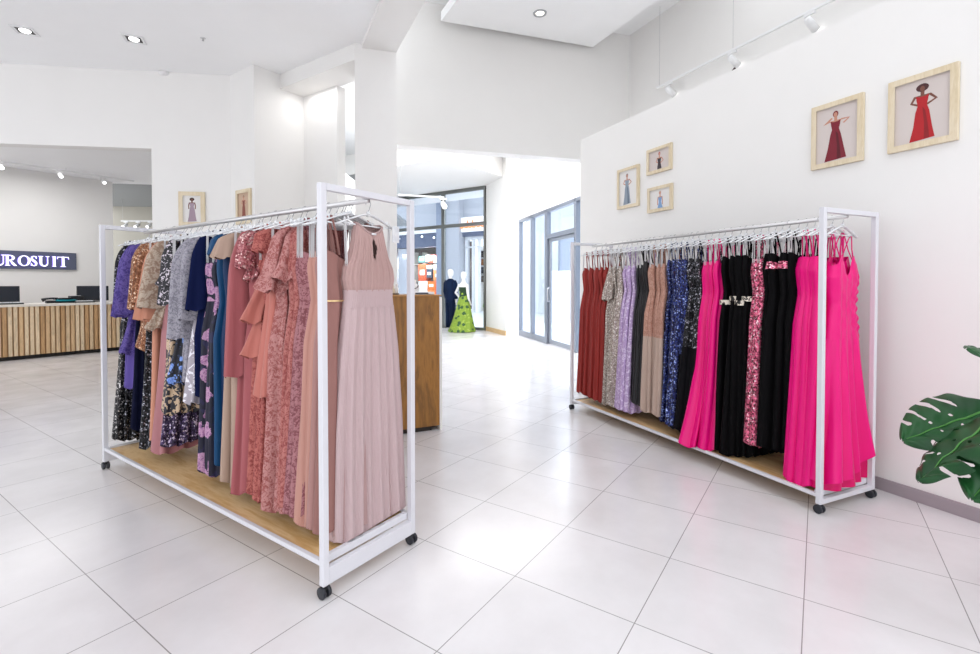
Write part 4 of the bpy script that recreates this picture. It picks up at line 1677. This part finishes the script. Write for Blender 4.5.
def stroke(m, pts, ws, closed=False):
    """flat letter stroke in x/z with changing width, extruded towards the viewer"""
    n = len(pts)
    A, B = [], []
    for i, p in enumerate(pts):
        a = pts[(i - 1) % n] if closed else pts[max(0, i - 1)]
        b = pts[(i + 1) % n] if closed else pts[min(n - 1, i + 1)]
        dx, dy = b[0] - a[0], b[1] - a[1]
        d = math.hypot(dx, dy) or 1
        w_ = (ws[i] if isinstance(ws, (list, tuple)) else ws) / 2
        A.append((p[0] - dy / d * w_, p[1] + dx / d * w_))
        B.append((p[0] + dy / d * w_, p[1] - dx / d * w_))
    rng_ = range(n if closed else n - 1)
    for i in rng_:
        j = (i + 1) % n
        q = [A[i], A[j], B[j], B[i]]
        v = [(x, -.056, z) for x, z in q] + [(x, -.080, z) for x, z in q]
        m.add(v, [(4, 5, 6, 7)], 0)
        m.add(v, [(0, 1, 5, 4), (1, 2, 6, 5), (2, 3, 7, 6), (3, 0, 4, 7)], 1)


def letter(ch, x0, x1):
    W, H = x1 - x0, Hl
    zb0 = zl0 - zb_
    X = lambda x: x0 - u0 + x * W
    Z = lambda z: zb0 + z * H
    m = MB()
    tk, tn, sf = .20 * H, .075 * H, .065 * H
    st = lambda pts, w: stroke(m, [(X(a), Z(b)) for a, b in pts], w)
    if ch in 'EIRT':
        c = {'E': .24, 'I': .5, 'R': .2, 'T': .5}[ch]
        st([(c, 0), (c, 1)], tk)
        hs_ = .5 * tk / W + .12
        st([(max(0, c - hs_), .03), (min(1, c + hs_), .03)], sf)
        if ch in 'EIR':
            st([(max(0, c - hs_), .97), (min(1, c + hs_), .97)], sf)
    if ch == 'E':
        st([(.1, .965), (.9, .965)], tn)
        st([(.1, .035), (.95, .035)], tn)
        st([(.24, .51), (.75, .51)], tn)
        st([(.88, 1), (.92, .80)], sf)
        st([(.94, 0), (.98, .22)], sf)
    if ch == 'T':
        st([(.02, .96), (.98, .96)], tn)
        st([(.04, .99), (.0, .76)], sf)
        st([(.96, .99), (1.0, .76)], sf)
    if ch == 'R':
        pts, ws = [], []
        for k in range(13):
            a = PI / 2 - k * PI / 12
            pts.append((X(.42 + .30 * math.cos(a)), Z(.74 + .225 * math.sin(a))))
            ws.append(tn + (tk - tn) * math.cos(a) ** 2)
        stroke(m, [(X(.2), Z(.965))] + pts + [(X(.2), Z(.515))], [tn] + ws + [tn])
        stroke(m, [(X(.42), Z(.52)), (X(.68), Z(.2)), (X(.85), Z(.04)), (X(1.0), Z(.02))], [tn, tk, tk * .8, sf])
    if ch == 'U':
        pts, ws = [(X(.22), Z(1))], [tk]
        for k in range(15):
            a = PI + k * PI / 14
            pts.append((X(.5 + .28 * math.cos(a) + .0), Z(.34 + .30 * math.sin(a))))
            q = k / 14
            ws.append(tk * (1 - q) + tn * q if q > .5 else tk * (1 - q * .9))
        pts.append((X(.78), Z(1)))
        ws.append(tn)
        stroke(m, pts, ws)
        st([(.02, .97), (.42, .97)], sf)
        st([(.62, .97), (.94, .97)], sf)
    if ch == 'O':
        pts, ws = [], []
        for k in range(28):
            a = k * 2 * PI / 28
            pts.append((X(.5 + .41 * math.cos(a)), Z(.5 + .47 * math.sin(a))))
            ws.append(tn + (tk - tn) * math.cos(a) ** 2)
        stroke(m, pts, ws, True)
    if ch == 'S':
        ctl = [(.86, .80), (.70, .94), (.45, .965), (.20, .86), (.16, .70), (.34, .57), (.62, .45), (.84, .30), (.80, .13), (.55, .03), (.28, .06), (.10, .22)]
        wd = [tn, tn, tn, tk * .7, tk * .8, tk, tk, tk * .9, tk * .7, tn, tn, tn]
        stroke(m, [(X(a), Z(b)) for a, b in ctl], wd)
        st([(.88, .95), (.86, .72)], sf)
        st([(.08, .05), (.10, .30)], sf)
    m.build('letter', [LET_F, LET_S], r)


for ch, ua, ub in [('E', uE, uU - .04), ('U', uU, uR + .02)] + [(c, P_SIGN.uz(a, 262)[0], P_SIGN.uz(b, 262)[0]) for c, (a, b) in lx.items()]:
    letter(ch, ua, ub)
tag(r, 'grey wall sign with raised white EUROSUIT lettering above the slatted counter', 'sign')

# ------------------------------------------------------------------ tall wooden cabinet by the column
pr_ = on_level(442.3, 430)
P_CAB = Plane((pr_.x, pr_.y), WALL_B)
z_cab = P_CAB.uz(420, 296.3)[1]
wc = 1.15
r = P_CAB.root('display_counter', 0, 0, 0)
m = MB()
m.box((-wc / 2 - .022, .26, (z_cab + .045) / 2), (wc, .5, z_cab - .045))
m.build('cabinet_body', CABINET_WOOD, r, bevel=.002)
m = MB()
m.box((-wc / 2 - .06, .27, .0225), (wc - .06, .46, .045))
m.build('plinth', plastic('#241a12', .6), r)
m = MB()
m.box((-.01, .26, z_cab / 2 - .005), (.024, .504, z_cab - .012))
m.build('side_panel', paint('#efece6', .4), r, label='white edge panel')
m = MB()
m.box((-wc / 2 - .02, .26, z_cab + .006), (wc + .03, .52, .014))
m.build('top', paint('#b07f46', .35), r, bevel=.002)
tag(r, 'tall wooden display counter with warm brown grain behind the nearer rack', 'counter')


def on_cab(name, px, y=.2):
    u, _ = P_CAB.uz(px, 292)
    return P_CAB.root(name, u, y, z_cab + .014)


r = on_cab('display_tray', 426, .14)
m = MB()
m.box((0, 0, .012), (.20, .16, .024))
m.build('tray', plastic('#f4f4f6', .3), r, bevel=.005)
m = MB()
m.box((-.02, -.082, .012), (.12, .004, .012))
m.build('label_strip', plastic('#2b3347', .4), r)
tag(r, 'flat white tray with a dark strip on top of the wooden display counter', 'tray')
r = on_cab('jewellery_bust', 421, .24)
m = MB()
m.loft([(0, 0, 0, .05, .035), (0, 0, .012, .052, .036), (0, 0, .02, .03, .022), (0, 0, .04, .055, .03), (0, 0, .075, .062, .034), (0, 0, .095, .03, .022), (0, 0, .115, .022, .02), (0, 0, .135, .024, .022)], 20)
m.build('bust', plastic('#efe9e6', .35), r)
m = MB()
m.tube([(.035 * math.cos(a), -.03 - .006 * abs(math.sin(a)), .085 + .03 * math.sin(a)) for a in [PI + k * PI / 10 for k in range(11)]], .004, 6)
m.build('necklace', plastic('#47333b', .3), r)
tag(r, 'small white jewellery bust with a dark necklace on the wooden display counter', 'bust')
for px, y, h, lb, c in ((398.5, .2, .085, 'little cream figurine on the wooden counter nearest the mauve gown', '#d9c9b0'), (403.5, .25, .105, 'little white figurine on the wooden counter beside the rack post', '#efece8')):
    r = on_cab('figurine', px, y)
    m = MB()
    m.loft([(0, 0, 0, .022, .02), (0, 0, h * .3, .015, .014), (0, 0, h * .55, .02, .016), (0, 0, h * .68, .012, .01), (0, 0, h * .74, .008, .008), (0, 0, h * .85, .014, .014), (0, 0, h, .004, .004)], 16)
    m.build('figure', plastic(c, .35), r)
    m = MB()
    m.loft([(0, 0, 0, .026, .024), (0, 0, .01, .026, .024)], 16)
    m.build('base', plastic('#5a4632', .4), r)
    tag(r, lb, 'figurine', 'figurines on the wooden counter')

# ------------------------------------------------------------------ mannequins in the lobby window
WHITE_SKIN = skin_white()


def mannequin_body(r, female, arms):
    m = MB()
    k = .88 if female else 1.0
    m.loft([(0, 0, .86, .13 * k, .10), (0, 0, .98, .155 * k, .11), (0, 0, 1.10, .125 * k, .095), (0, 0, 1.22, .14 * k, .105), (0, 0, 1.34, .165 * k, .11), (0, 0, 1.42, .17 * k, .09),
            (0, 0, 1.475, .09 * k, .06), (0, 0, 1.50, .055, .052), (0, 0, 1.56, .048, .05), (0, .0, 1.585, .055, .065), (0, -.012, 1.62, .068, .085), (0, -.012, 1.68, .076, .098), (0, -.008, 1.74, .072, .094), (0, 0, 1.785, .045, .06), (0, 0, 1.80, .012, .02)], 24)
    for path, rad in arms:
        m.tube(path, rad, 10)
        # hand: palm and five fingers
        p, q = Vector(path[-2]), Vector(path[-1])
        d = (q - p).normalized()
        s = d.cross(Vector((0, 1, 0)))
        s = s.normalized() if s.length > .1 else Vector((1, 0, 0))
        m.tube([q, q + d * .045, q + d * .085], [.026, .034, .030], 8, squash=.5)
        for f_, ln in ((-1.5, .058), (-.5, .072), (.5, .068), (1.5, .05)):
            a = q + d * .08 + s * (f_ * .014)
            m.tube([a, a + d * ln * .5, a + d * ln + Vector((0, .012, 0))], [.0085, .008, .006], 6)
        a = q + d * .03 + s * .03
        m.tube([a, a + d * .03 + s * .018, a + d * .055 + s * .02], [.010, .009, .007], 6)
    for sx in (-1, 1):
        m.tube([(sx * .085, 0, .92), (sx * .09, 0, .5), (sx * .095, .01, .10), (sx * .095, .0, .07)], [.085, .06, .04, .04], 12)
        m.loft([(sx * .10, -.05, .0, .04, .12), (sx * .10, -.045, .03, .042, .115), (sx * .10, -.01, .075, .036, .06)], 14)
    b = m.build('body', WHITE_SKIN, r)
    return b


wp = P_WINDOW
pm_ = on_level(450.5, 329.5)
r = empty('mannequin', (pm_.x, pm_.y, 0))
r.rotation_euler.z = wp.rz + PI - .25
man = r
mannequin_body(r, False, [([(-.185, 0, 1.40), (-.225, .01, 1.15), (-.225, -.03, .93), (-.22, -.04, .88)], [.055, .045, .034, .03]), ([(.185, 0, 1.40), (.225, .01, 1.15), (.225, -.03, .93), (.22, -.04, .88)], [.055, .045, .034, .03])])
NAVY_SUIT = chiffon('#1c2c4c')
m = MB()
m.loft([(0, 0, .80, .195, .135), (0, 0, .95, .19, .135), (0, 0, 1.10, .165, .125), (0, 0, 1.25, .185, .135), (0, 0, 1.38, .215, .135), (0, 0, 1.44, .20, .11), (0, 0, 1.49, .10, .075), (0, 0, 1.515, .07, .065)], 28, wave=lambda q, t: .012 * math.sin(6 * t + q * 5))
for sx in (-1, 1):
    m.tube([(sx * .17, 0, 1.43), (sx * .215, 0, 1.36), (sx * .245, .01, 1.14), (sx * .24, -.03, .92)], [.07, .078, .066, .054], 14)
m.build('jacket', NAVY_SUIT, r)
m = MB()
for sx in (-1, 1):
    m.tube([(sx * .075, 0, .92), (sx * .09, 0, .70), (sx * .095, 0, .45), (sx * .098, .01, .06)], [.115, .105, .088, .078], 16)
m.build('trousers', chiffon('#182643'), r)
tag(r, 'white mannequin in a navy suit standing by the shop window', 'mannequin', 'mannequins at the lobby window')

pm_ = on_level(463.5, 331.5)
r = empty('mannequin', (pm_.x, pm_.y, 0))
r.rotation_euler.z = wp.rz + PI - .1
r.scale = (.95, .95, .95)
mannequin_body(r, True, [([(.15, 0, 1.41), (.25, .03, 1.22), (.28, .05, 1.17), (.20, -.03, 1.02), (.15, -.05, .98)], [.045, .038, .034, .03, .026]), ([(-.15, 0, 1.41), (-.185, .02, 1.18), (-.20, -.01, .98), (-.205, -.04, .92)], [.045, .038, .03, .026])])
LIME = floral('#7f9c2c', '#1f4a1f', '#2f5a2b', '#a0b548', 7.0, .34)
m = MB()
m.loft([(0, 0, 1.02, .135, .115), (0, 0, 1.12, .122, .108), (0, 0, 1.24, .142, .122), (0, 0, 1.33, .155, .128)], 28, caps=False)
m.build('bodice', floral('#1c3b1e', '#9dbf32', '#7fa52a', '#173018', 9.0, .3), r)
m = MB()
m.loft([(0, 0, 1.06, .132, .112), (0, 0, .95, .175, .145), (0, 0, .7, .235, .2), (0, .02, .4, .30, .27), (0, .05, .15, .36, .34), (0, .08, .012, .40, .40)], 72, caps=False, wave=lambda q, t: .07 * q * math.sin(11 * t) + .03 * q * math.sin(5 * t))
m.build('skirt', LIME, r)
tag(r, 'white mannequin in a lime green flowered gown with hand on hip', 'mannequin', 'mannequins at the lobby window')

# mannequin in the far clothes shop
u, _ = P_MALL.uz(482.5, 300)
r = P_MALL.root('mannequin', u, .55, 0)
mannequin_body(r, True, [([(.15, 0, 1.41), (.19, .02, 1.18), (.20, -.01, .98), (.20, -.03, .93)], [.045, .038, .03, .026]), ([(-.15, 0, 1.41), (-.19, .02, 1.18), (-.20, -.01, .98), (-.20, -.03, .93)], [.045, .038, .03, .026])])
m = MB()
m.loft([(0, 0, .95, .175, .135), (0, 0, .6, .26, .22), (0, 0, .25, .30, .26)], 48, caps=False, wave=lambda q, t: .05 * q * math.sin(12 * t))
m.build('skirt', floral('#7fb04a', '#eef0e0', '#c8dca8', '#3f6f2f', 8.0, .3), r)
m = MB()
m.loft([(0, 0, .93, .165, .125), (0, 0, 1.1, .135, .11), (0, 0, 1.3, .17, .125), (0, 0, 1.42, .165, .10), (0, 0, 1.48, .09, .07)], 28)
m.build('blouse', chiffon('#e9dcd8'), r)
tag(r, 'mannequin in a pale blouse and green skirt in the far clothes shop window', 'mannequin')

# ------------------------------------------------------------------ monstera in a pot beyond the right edge


def monstera_leaf(parent, mat, origin, tip, roll, size, droop=.25, seed=0, cup=.12):
    """leaf blade from the stalk joint towards the tip: heart outline with side slits and holes near the rib"""
    rng = random.Random(seed)
    nu, nv = 110, 110
    slits = []
    for side in (-1, 1):
        for q in (.16, .36, .56, .76):
            slits.append((side, q + rng.uniform(-.03, .03), rng.uniform(.34, .5), rng.uniform(.014, .024)))
    holes = [(side, q + rng.uniform(-.02, .02), rng.uniform(.16, .22), rng.uniform(.014, .02), rng.uniform(.014, .022)) for side in (-1, 1) for q in (.34, .57)]

    def half(u):
        # half width along the rib, with lobes behind the joint
        if u < 0:
            return .46 * math.sqrt(max(0, 1 - (u / .16) ** 2)) if u > -.16 else 0
        return .5 * (max(0, 1 - u ** 2.1)) ** .72 * (.92 + .12 * math.sin(u * PI))

    V, idx, Fc = [], {}, []
    o, tp = Vector(origin), Vector(tip)
    ax = (tp - o)
    ln = ax.length
    ax.normalize()
    up = Vector((0, 0, 1))
    sd = ax.cross(up).normalized()
    nn = sd.cross(ax)
    sd, nn = sd * math.cos(roll) + nn * math.sin(roll), nn * math.cos(roll) - sd * math.sin(roll)

    def P(u, v):
        # slanted side veins: outer parts sweep towards the tip
        uu = u + .22 * abs(v) ** 1.2 * (1 - max(0, u)) * .5
        w = half(u) * v
        z = -cup * 0 + .35 * cup * math.sin(abs(v) * PI * .9) - droop * max(0, u) ** 2 - .20 * (abs(v) ** 2) * half(u) + .012 * math.sin(abs(v) * 9 + u * 22)
        return o + (ax * uu + sd * w * .98 + nn * z) * ln

    us = [-.155 + 1.15 * i / (nu - 1) for i in range(nu)]
    for i in range(nu):
        for j in range(nv):
            v = -1 + 2 * j / (nv - 1)
            idx[i, j] = len(V)
            V.append(P(us[i], v))
    for i in range(nu - 1):
        for j in range(nv - 1):
            u = (us[i] + us[i + 1]) / 2
            v = -1 + 2 * (j + .5) / (nv - 1)
            if half(u) <= 0:
                continue
            ok = not (u < -.0 and abs(v) < .10 + .6 * (-u / .16) * .5)
            for side, q, inner, wd in slits:
                if v * side > 0:
                    a = abs(v)
                    if a > inner and abs(u - q) < wd * min(1, (a - inner) / .12) ** .5 * (.8 + .5 * a):
                        ok = False
            for side, q, vc, rv, ru in holes:
                if v * side > 0 and ((u - q) / ru) ** 2 * 2.2 + ((abs(v) - vc) / (rv * 3)) ** 2 < 1:
                    ok = False
            if ok:
                Fc.append((idx[i, j], idx[i + 1, j], idx[i + 1, j + 1], idx[i, j + 1]))
    used = sorted({k for f in Fc for k in f})
    mp_ = {k: n for n, k in enumerate(used)}
    me = bpy.data.meshes.new('leaf')
    me.from_pydata([V[k] for k in used], [], [tuple(mp_[k] for k in f) for f in Fc])
    me.materials.append(mat)
    me.polygons.foreach_set('use_smooth', [True] * len(Fc))
    ob = bpy.data.objects.new('leaf', me)
    COL.objects.link(ob)
    ob.parent = parent
    sm = ob.modifiers.new('smooth', 'SMOOTH')
    sm.factor = .5
    sm.iterations = 6
    so = ob.modifiers.new('thick', 'SOLIDIFY')
    so.thickness = .0016
    m = MB()
    m.tube([P(u, 0) + nn * .004 for u in [k / 12 * .94 for k in range(13)]], [.0045 - .003 * k / 12 for k in range(13)], 6)
    m.build('midrib', plastic('#4f8f3e', .4), ob)
    return ob


def leaf_green():
    t = NT('monstera leaf')
    c = t.coords(True)
    nz = t.n('ShaderNodeTexNoise', Scale=9.0, Detail=4.0)
    t.l(c, nz.inputs['Vector'])
    t.base(t.ramp(nz.outputs['Fac'], [(.35, '#123f1e'), (.7, '#1d5527')]))
    t.set(Roughness=.38)
    t.b.inputs['Specular IOR Level'].default_value = .35
    t.bump(nz.outputs['Fac'], .12, .008)
    return t.mat


GREEN = leaf_green()
pot = Vector((2.36, 1.92, 0))
r = empty('monstera_plant', pot)
m = MB()
m.loft([(0, 0, 0, .13, .13), (0, 0, .02, .14, .14), (0, 0, .30, .17, .17), (0, 0, .33, .18, .18), (0, 0, .33, .16, .16), (0, 0, .29, .155, .155)], 32)
m.build('pot', paint('#e8e6e2', .4), r)
m = MB()
m.loft([(0, 0, .275, .154, .154), (0, 0, .295, .15, .15)], 32)
m.build('soil', paint('#3a2c22', .9), r)
STEM = plastic('#4a8a3c', .45)


def L_(px, py, y):
    return at_depth(px, py, y) - pot


leaves = [  # joint, tip, roll, droop
    ((985, 412, 1.98), (902, 437, 2.02), .55, .10, 1),
    ((990, 424, 1.86), (912, 474, 1.86), -.25, .12, 2),
    ((1022, 445, 1.78), (970, 492, 1.74), .3, .2, 3),
    ((1012, 366, 1.90), (972, 344, 1.88), .5, .15, 4),
    ((1040, 350, 1.8), (1110, 300, 1.75), -.4, .2, 5),
    ((1060, 420, 1.75), (1130, 470, 1.7), .2, .2, 6)]
for (a, b, roll, dr_, sd_) in leaves:
    ja, tb_ = L_(*a), L_(*b)
    lf_ = monstera_leaf(r, GREEN, ja, tb_, roll, 1, dr_, sd_)
    m = MB()
    base = Vector((random.Random(sd_).uniform(-.04, .04), random.Random(sd_ + 9).uniform(-.04, .04), .28))
    mid = Vector((ja.x * .45, ja.y * .45, max(ja.z, .5) * .78 + .12))
    pts = []
    for k in range(13):
        q = k / 12
        pts.append(base * (1 - q) ** 2 + mid * 2 * q * (1 - q) + ja * q * q)
    m.tube(pts, [.008 - .0035 * k / 12 for k in range(13)], 8)
    m.build('leaf_stalk', STEM, r)
tag(r, 'dark green monstera plant with split glossy leaves beside the gallery wall', 'plant')

# ------------------------------------------------------------------ ceiling fittings


def downlight(px, py, z, lb, tilt=.4):
    p = on_level(px, py, z)
    r = empty('downlight', (p.x, p.y, z), tilt)
    m = MB()
    o_, i_ = .11, .082
    sq = lambda h: [(-h, -h), (h, -h), (h, h), (-h, h)]
    v = [(x, y, -.001) for x, y in sq(o_)] + [(x, y, -.010) for x, y in sq(o_ * .97)] + [(x, y, -.010) for x, y in sq(i_)] + [(x, y, -.001) for x, y in sq(i_)]
    f = []
    for ring in range(3):
        for k in range(4):
            n = (k + 1) % 4
            f.append((ring * 4 + k, ring * 4 + n, ring * 4 + 4 + n, ring * 4 + 4 + k))
    m.add(v, f)
    m.build('trim_ring', paint('#e8e8e8', .4), r)
    m = MB()
    m.add([(x, y, -.0015) for x, y in sq(i_)], [(3, 2, 1, 0)])
    m.build('recess', plastic('#2a2424', .5), r, label='dark recess')
    m = MB()
    m.loft([(0, 0, -.0016, .055, .055), (0, 0, -.012, .05, .05), (0, 0, -.016, .03, .03)], 20)
    m.build('lamp', glow('#ffffff', 3.0), r)
    tag(r, lb, 'ceiling light', 'square downlights')
    return p


downlight(25, 30.5, Z_LOW, 'square recessed downlight near the left end of the low ceiling')
downlight(134, 39, Z_LOW, 'square recessed downlight nearer the ceiling smoke detector')
p = on_level(540, 13, zc)
r = empty('round_downlight', (p.x, p.y, zc))
m = MB()
m.loft([(0, 0, -.001, .10, .10), (0, 0, -.014, .095, .095), (0, 0, -.014, .07, .07), (0, 0, -.004, .06, .06)], 28, caps=False)
m.build('trim_ring', metal('#b9bbbd', .35), r)
m = MB()
m.disc((0, 0, -.005), .062, 24, 0, -1)
m.build('lamp', glow('#fff8ee', 1.5), r)
tag(r, 'round downlight with a grey ring in the hanging ceiling panel', 'ceiling light')
p = on_level(170, 76, Z_LOW)
r = empty('smoke_detector', (p.x, p.y - .12, Z_LOW))
m = MB()
m.loft([(0, 0, 0, .075, .075), (0, 0, -.02, .075, .075), (0, 0, -.045, .05, .05), (0, 0, -.05, .03, .03)], 24)
m.build('cover', paint('#eceaea', .4), r)
m = MB()
m.loft([(0, 0, -.048, .012, .012), (0, 0, -.054, .01, .01)], 12)
m.build('sensor', plastic('#bdbdbd', .4), r)
tag(r, 'white smoke detector on the low ceiling close to the back wall', 'detector')
p = on_level(203, 38, Z_LOW)
r = empty('sprinkler_head', (p.x, p.y, Z_LOW))
m = MB()
m.loft([(0, 0, .03, .028, .028), (0, 0, -.002, .03, .03), (0, 0, -.006, .03, .03)], 18)
m.build('escutcheon', paint('#dcdcdc', .4), r)
m = MB()
m.cyl((0, 0, -.006), (0, 0, -.03), .006, 8)
m.loft([(0, 0, -.03, .014, .014), (0, 0, -.033, .014, .014)], 14)
m.build('deflector', metal('#b0b0b0', .3), r)
tag(r, 'tiny sprinkler head in the low ceiling past the smoke detector', 'sprinkler')


def track(path2, z, heads, lb, head_lb, wires=0.0, rail_h=.03, group='track spotlights', size=1.0, face=(0, -1)):
    a, b = Vector((*path2[0], z)), Vector((*path2[1], z))
    d = (b - a).normalized()
    rz = math.atan2(d.y, d.x)
    r = empty('track_rail', a, rz)
    ln = (b - a).length
    m = MB()
    m.box((ln / 2, 0, 0), (ln, .034, rail_h))
    m.build('rail', paint('#f2f2f2', .4), r, bevel=.003)
    if wires:
        k = 0
        while k * 1.3 + .05 < ln:
            m = MB()
            m.cyl((k * 1.3 + .05, 0, rail_h / 2), (k * 1.3 + .05, 0, wires), .003, 6)
            m.build('wire', metal('#d0d0d0', .4), r)
            k += 1
    tag(r, lb, 'track')
    for t_, lb_ in zip(heads, head_lb):
        h = empty('track_spotlight', a + d * t_ + Vector((0, 0, -rail_h / 2)), rz)
        m = MB()
        m.box((0, 0, -.015), (.12 * size, .032, .03))
        m.cyl((0, 0, -.03), (0, 0, -.08 * size), .010, 8)
        m.build('mount', paint('#efefef', .4), h, bevel=.002)
        m = MB()
        fx, fy = face
        c1, c2 = Vector((-.02 * fx, -.05 * fy, -.075)) * size, Vector((.05 * fx, .11 * fy, -.16)) * size
        m.tube([c1, c1 * .7 + c2 * .3, c2], [.03 * size, .042 * size, .046 * size], 16)
        hd_ = m.build('lamp_head', paint('#f2f2f2', .35), h)
        m = MB()
        dd = (c2 - c1).normalized()
        m.tube([c2 + dd * .001, c2 + dd * .004], .038 * size, 16)
        m.build('lens', glow('#ffffff', 2.0), hd_)
        tag(h, lb_, 'spotlight', group)


zt_ = 4.40
a_ = on_level(657, 88, zt_)
b_ = (a_.x + RX * 5.2, a_.y + RY * 5.2)
PT = Plane((a_.x, a_.y), (RX, RY))
hs_ = [PT.uz(x, 70)[0] for x in (669, 732, 809)]
track(((a_.x, a_.y), b_), zt_, hs_, 'thin white lighting track hung on wires above the gallery wall',
      ['white track spotlight above the gallery wall, nearest the bulkhead', 'white track spotlight above the gallery wall, middle of the three', 'white track spotlight above the gallery wall, above the red gown prints'],
      Z_HALL - zt_, face=(0, 1))
# tiny dark bracket ends just over the wall's top edge
q_ = P_RIGHT.uz(731.5, 73)
for k_, px in enumerate((724, 729)):
    u, _ = P_RIGHT.uz(px, 72)
    r = P_RIGHT.root('wall_bracket', u, .1, 3.19)
    m = MB()
    m.prism([(-.03, -.02), (.03, -.02), (.03, .02), (-.03, .02)], 0, .02)
    m.build('foot', plastic('#3a1c22', .5), r)
    m = MB()
    sg = -1 if k_ == 0 else 1
    m.add([(sg * .03, -.01, .02), (-sg * .03, -.01, .02), (-sg * .03, -.01, .065), (sg * .03, .01, .02), (-sg * .03, .01, .02), (-sg * .03, .01, .065)],
          [(0, 1, 2), (5, 4, 3), (0, 3, 4, 1), (1, 4, 5, 2), (2, 5, 3, 0)])
    m.build('fin', plastic('#3a1c22', .5), r)
    tag(r, ['tiny dark bracket on the gallery wall top, the farther of two', 'tiny dark bracket on the gallery wall top, the nearer of two'][k_], 'bracket', 'wall top brackets')

# tracks in the counter room
c0, c1 = P_SIGN.pt(P_SIGN.uz(-40, 180)[0], -.9), P_SIGN.pt(P_SIGN.uz(118, 180)[0], -.9)
PTc = Plane((c0.x, c0.y), TILE_B)
track(((c0.x, c0.y), (c1.x, c1.y)), 3.66, [PTc.uz(x, 180)[0] for x in (1, 60, 103)], 'white lighting track along the ceiling above the slatted counter',
      ['track spotlight over the left part of the counter', 'track spotlight over the middle of the counter sign', 'track spotlight nearest the corner of the sign wall'], .07, size=.8)
pt0, pt1 = at_depth(121, 221, 13.6), at_depth(152, 219, 13.6)
PTp = Plane((pt0.x, pt0.y), (1, 0))
track(((pt0.x, pt0.y), (pt1.x + .8, pt1.y)), pt0.z, [PTp.uz(x, 222)[0] for x in (126, 138, 150)], 'short white lighting track hung in the passage beside the sign wall',
      ['passage track spotlight nearest the sign wall', 'passage track spotlight in the middle of its track', 'passage track spotlight nearest the back wall opening'], 3.735 - pt0.z, size=1.0)
# lobby track against the shop window
lt0, lt1 = at_depth(398, 189, 9.6), at_depth(444, 203, 9.9)
track(((lt0.x, lt0.y), (lt1.x, lt1.y)), (lt0.z + lt1.z) / 2, [.98 * math.hypot(lt1.x - lt0.x, lt1.y - lt0.y)], 'white lighting track hung across the lobby before the shop window',
      ['white track spotlight hanging before the window mullion'], 4.72 - (lt0.z + lt1.z) / 2, size=1.2)
# ------------------------------------------------------------------ camera, light, view
cam = bpy.data.cameras.new('camera')
cam.sensor_width = 36
cam.lens = F / 980 * 36
cam.shift_y = SHIFT / 980
cam.clip_end = 200
co = bpy.data.objects.new('camera', cam)
co.location = (0, 0, EYE)
co.rotation_euler = (PI / 2 - PITCH, 0, 0)
COL.objects.link(co)
S.camera = co

w = bpy.data.worlds.new('sky')
S.world = w
w.use_nodes = True
nt = w.node_tree
bg = nt.nodes['Background']
tc = nt.nodes.new('ShaderNodeTexCoord')
sx = nt.nodes.new('ShaderNodeSeparateXYZ')
nt.links.new(tc.outputs['Generated'], sx.inputs[0])
rp = nt.nodes.new('ShaderNodeValToRGB')
rp.color_ramp.elements[0].position = 0.45
rp.color_ramp.elements[0].color = (0.75, 0.78, 0.82, 1)
rp.color_ramp.elements[1].position = 0.9
rp.color_ramp.elements[1].color = (0.92, 0.95, 1.0, 1)
nt.links.new(sx.outputs['Z'], rp.inputs['Fac'])
nt.links.new(rp.outputs['Color'], bg.inputs['Color'])
bg.inputs['Strength'].default_value = 1.6


def area(name, loc, sx_, sy_, power, rot=(0, 0, 0), col=(1, 1, 1)):
    l = bpy.data.lights.new(name, 'AREA')
    l.shape = 'RECTANGLE'
    l.size, l.size_y = sx_, sy_
    l.energy = power
    l.color = col
    o = bpy.data.objects.new(name, l)
    o.location = loc
    o.rotation_euler = rot
    COL.objects.link(o)
    return o


# added fill lights, unseen, for the lobby, counter room, recess, terrace and shops
area('lobby_fill', (.6, 10.2, 4.66), 2.6, 2.6, 95)  # added to brighten the lobby, hidden behind the bulkhead
area('lobby_fill', (-1.9, 9.6, 4.66), 2.0, 2.6, 60)  # second added lobby light, also out of view
area('counter_fill', (-8.2, 8.6, 3.6), 2.0, 2.6, 34)  # added to brighten the counter room, hidden by the lintel
area('recess_fill', (-2.35, 6.78, 4.12), .9, .12, 2.5, (0, 0, -.6))  # added to brighten the recess in place of daylight from the doors
area('terrace_fill', (3.6, 15.0, 4.4), 3, 3, 420)  # added outdoors to brighten what shows through the glass doors
area('shop_fill', P_MALL.pt(-3.0, 1.0, 2.9), 3.0, 1.0, 200)  # added inside the shop to brighten its displays

S.view_settings.view_transform = 'Standard'
S.view_settings.look = 'None'
S.view_settings.gamma = 1
S.view_settings.use_curve_mapping = False
S.view_settings.exposure = 0.63
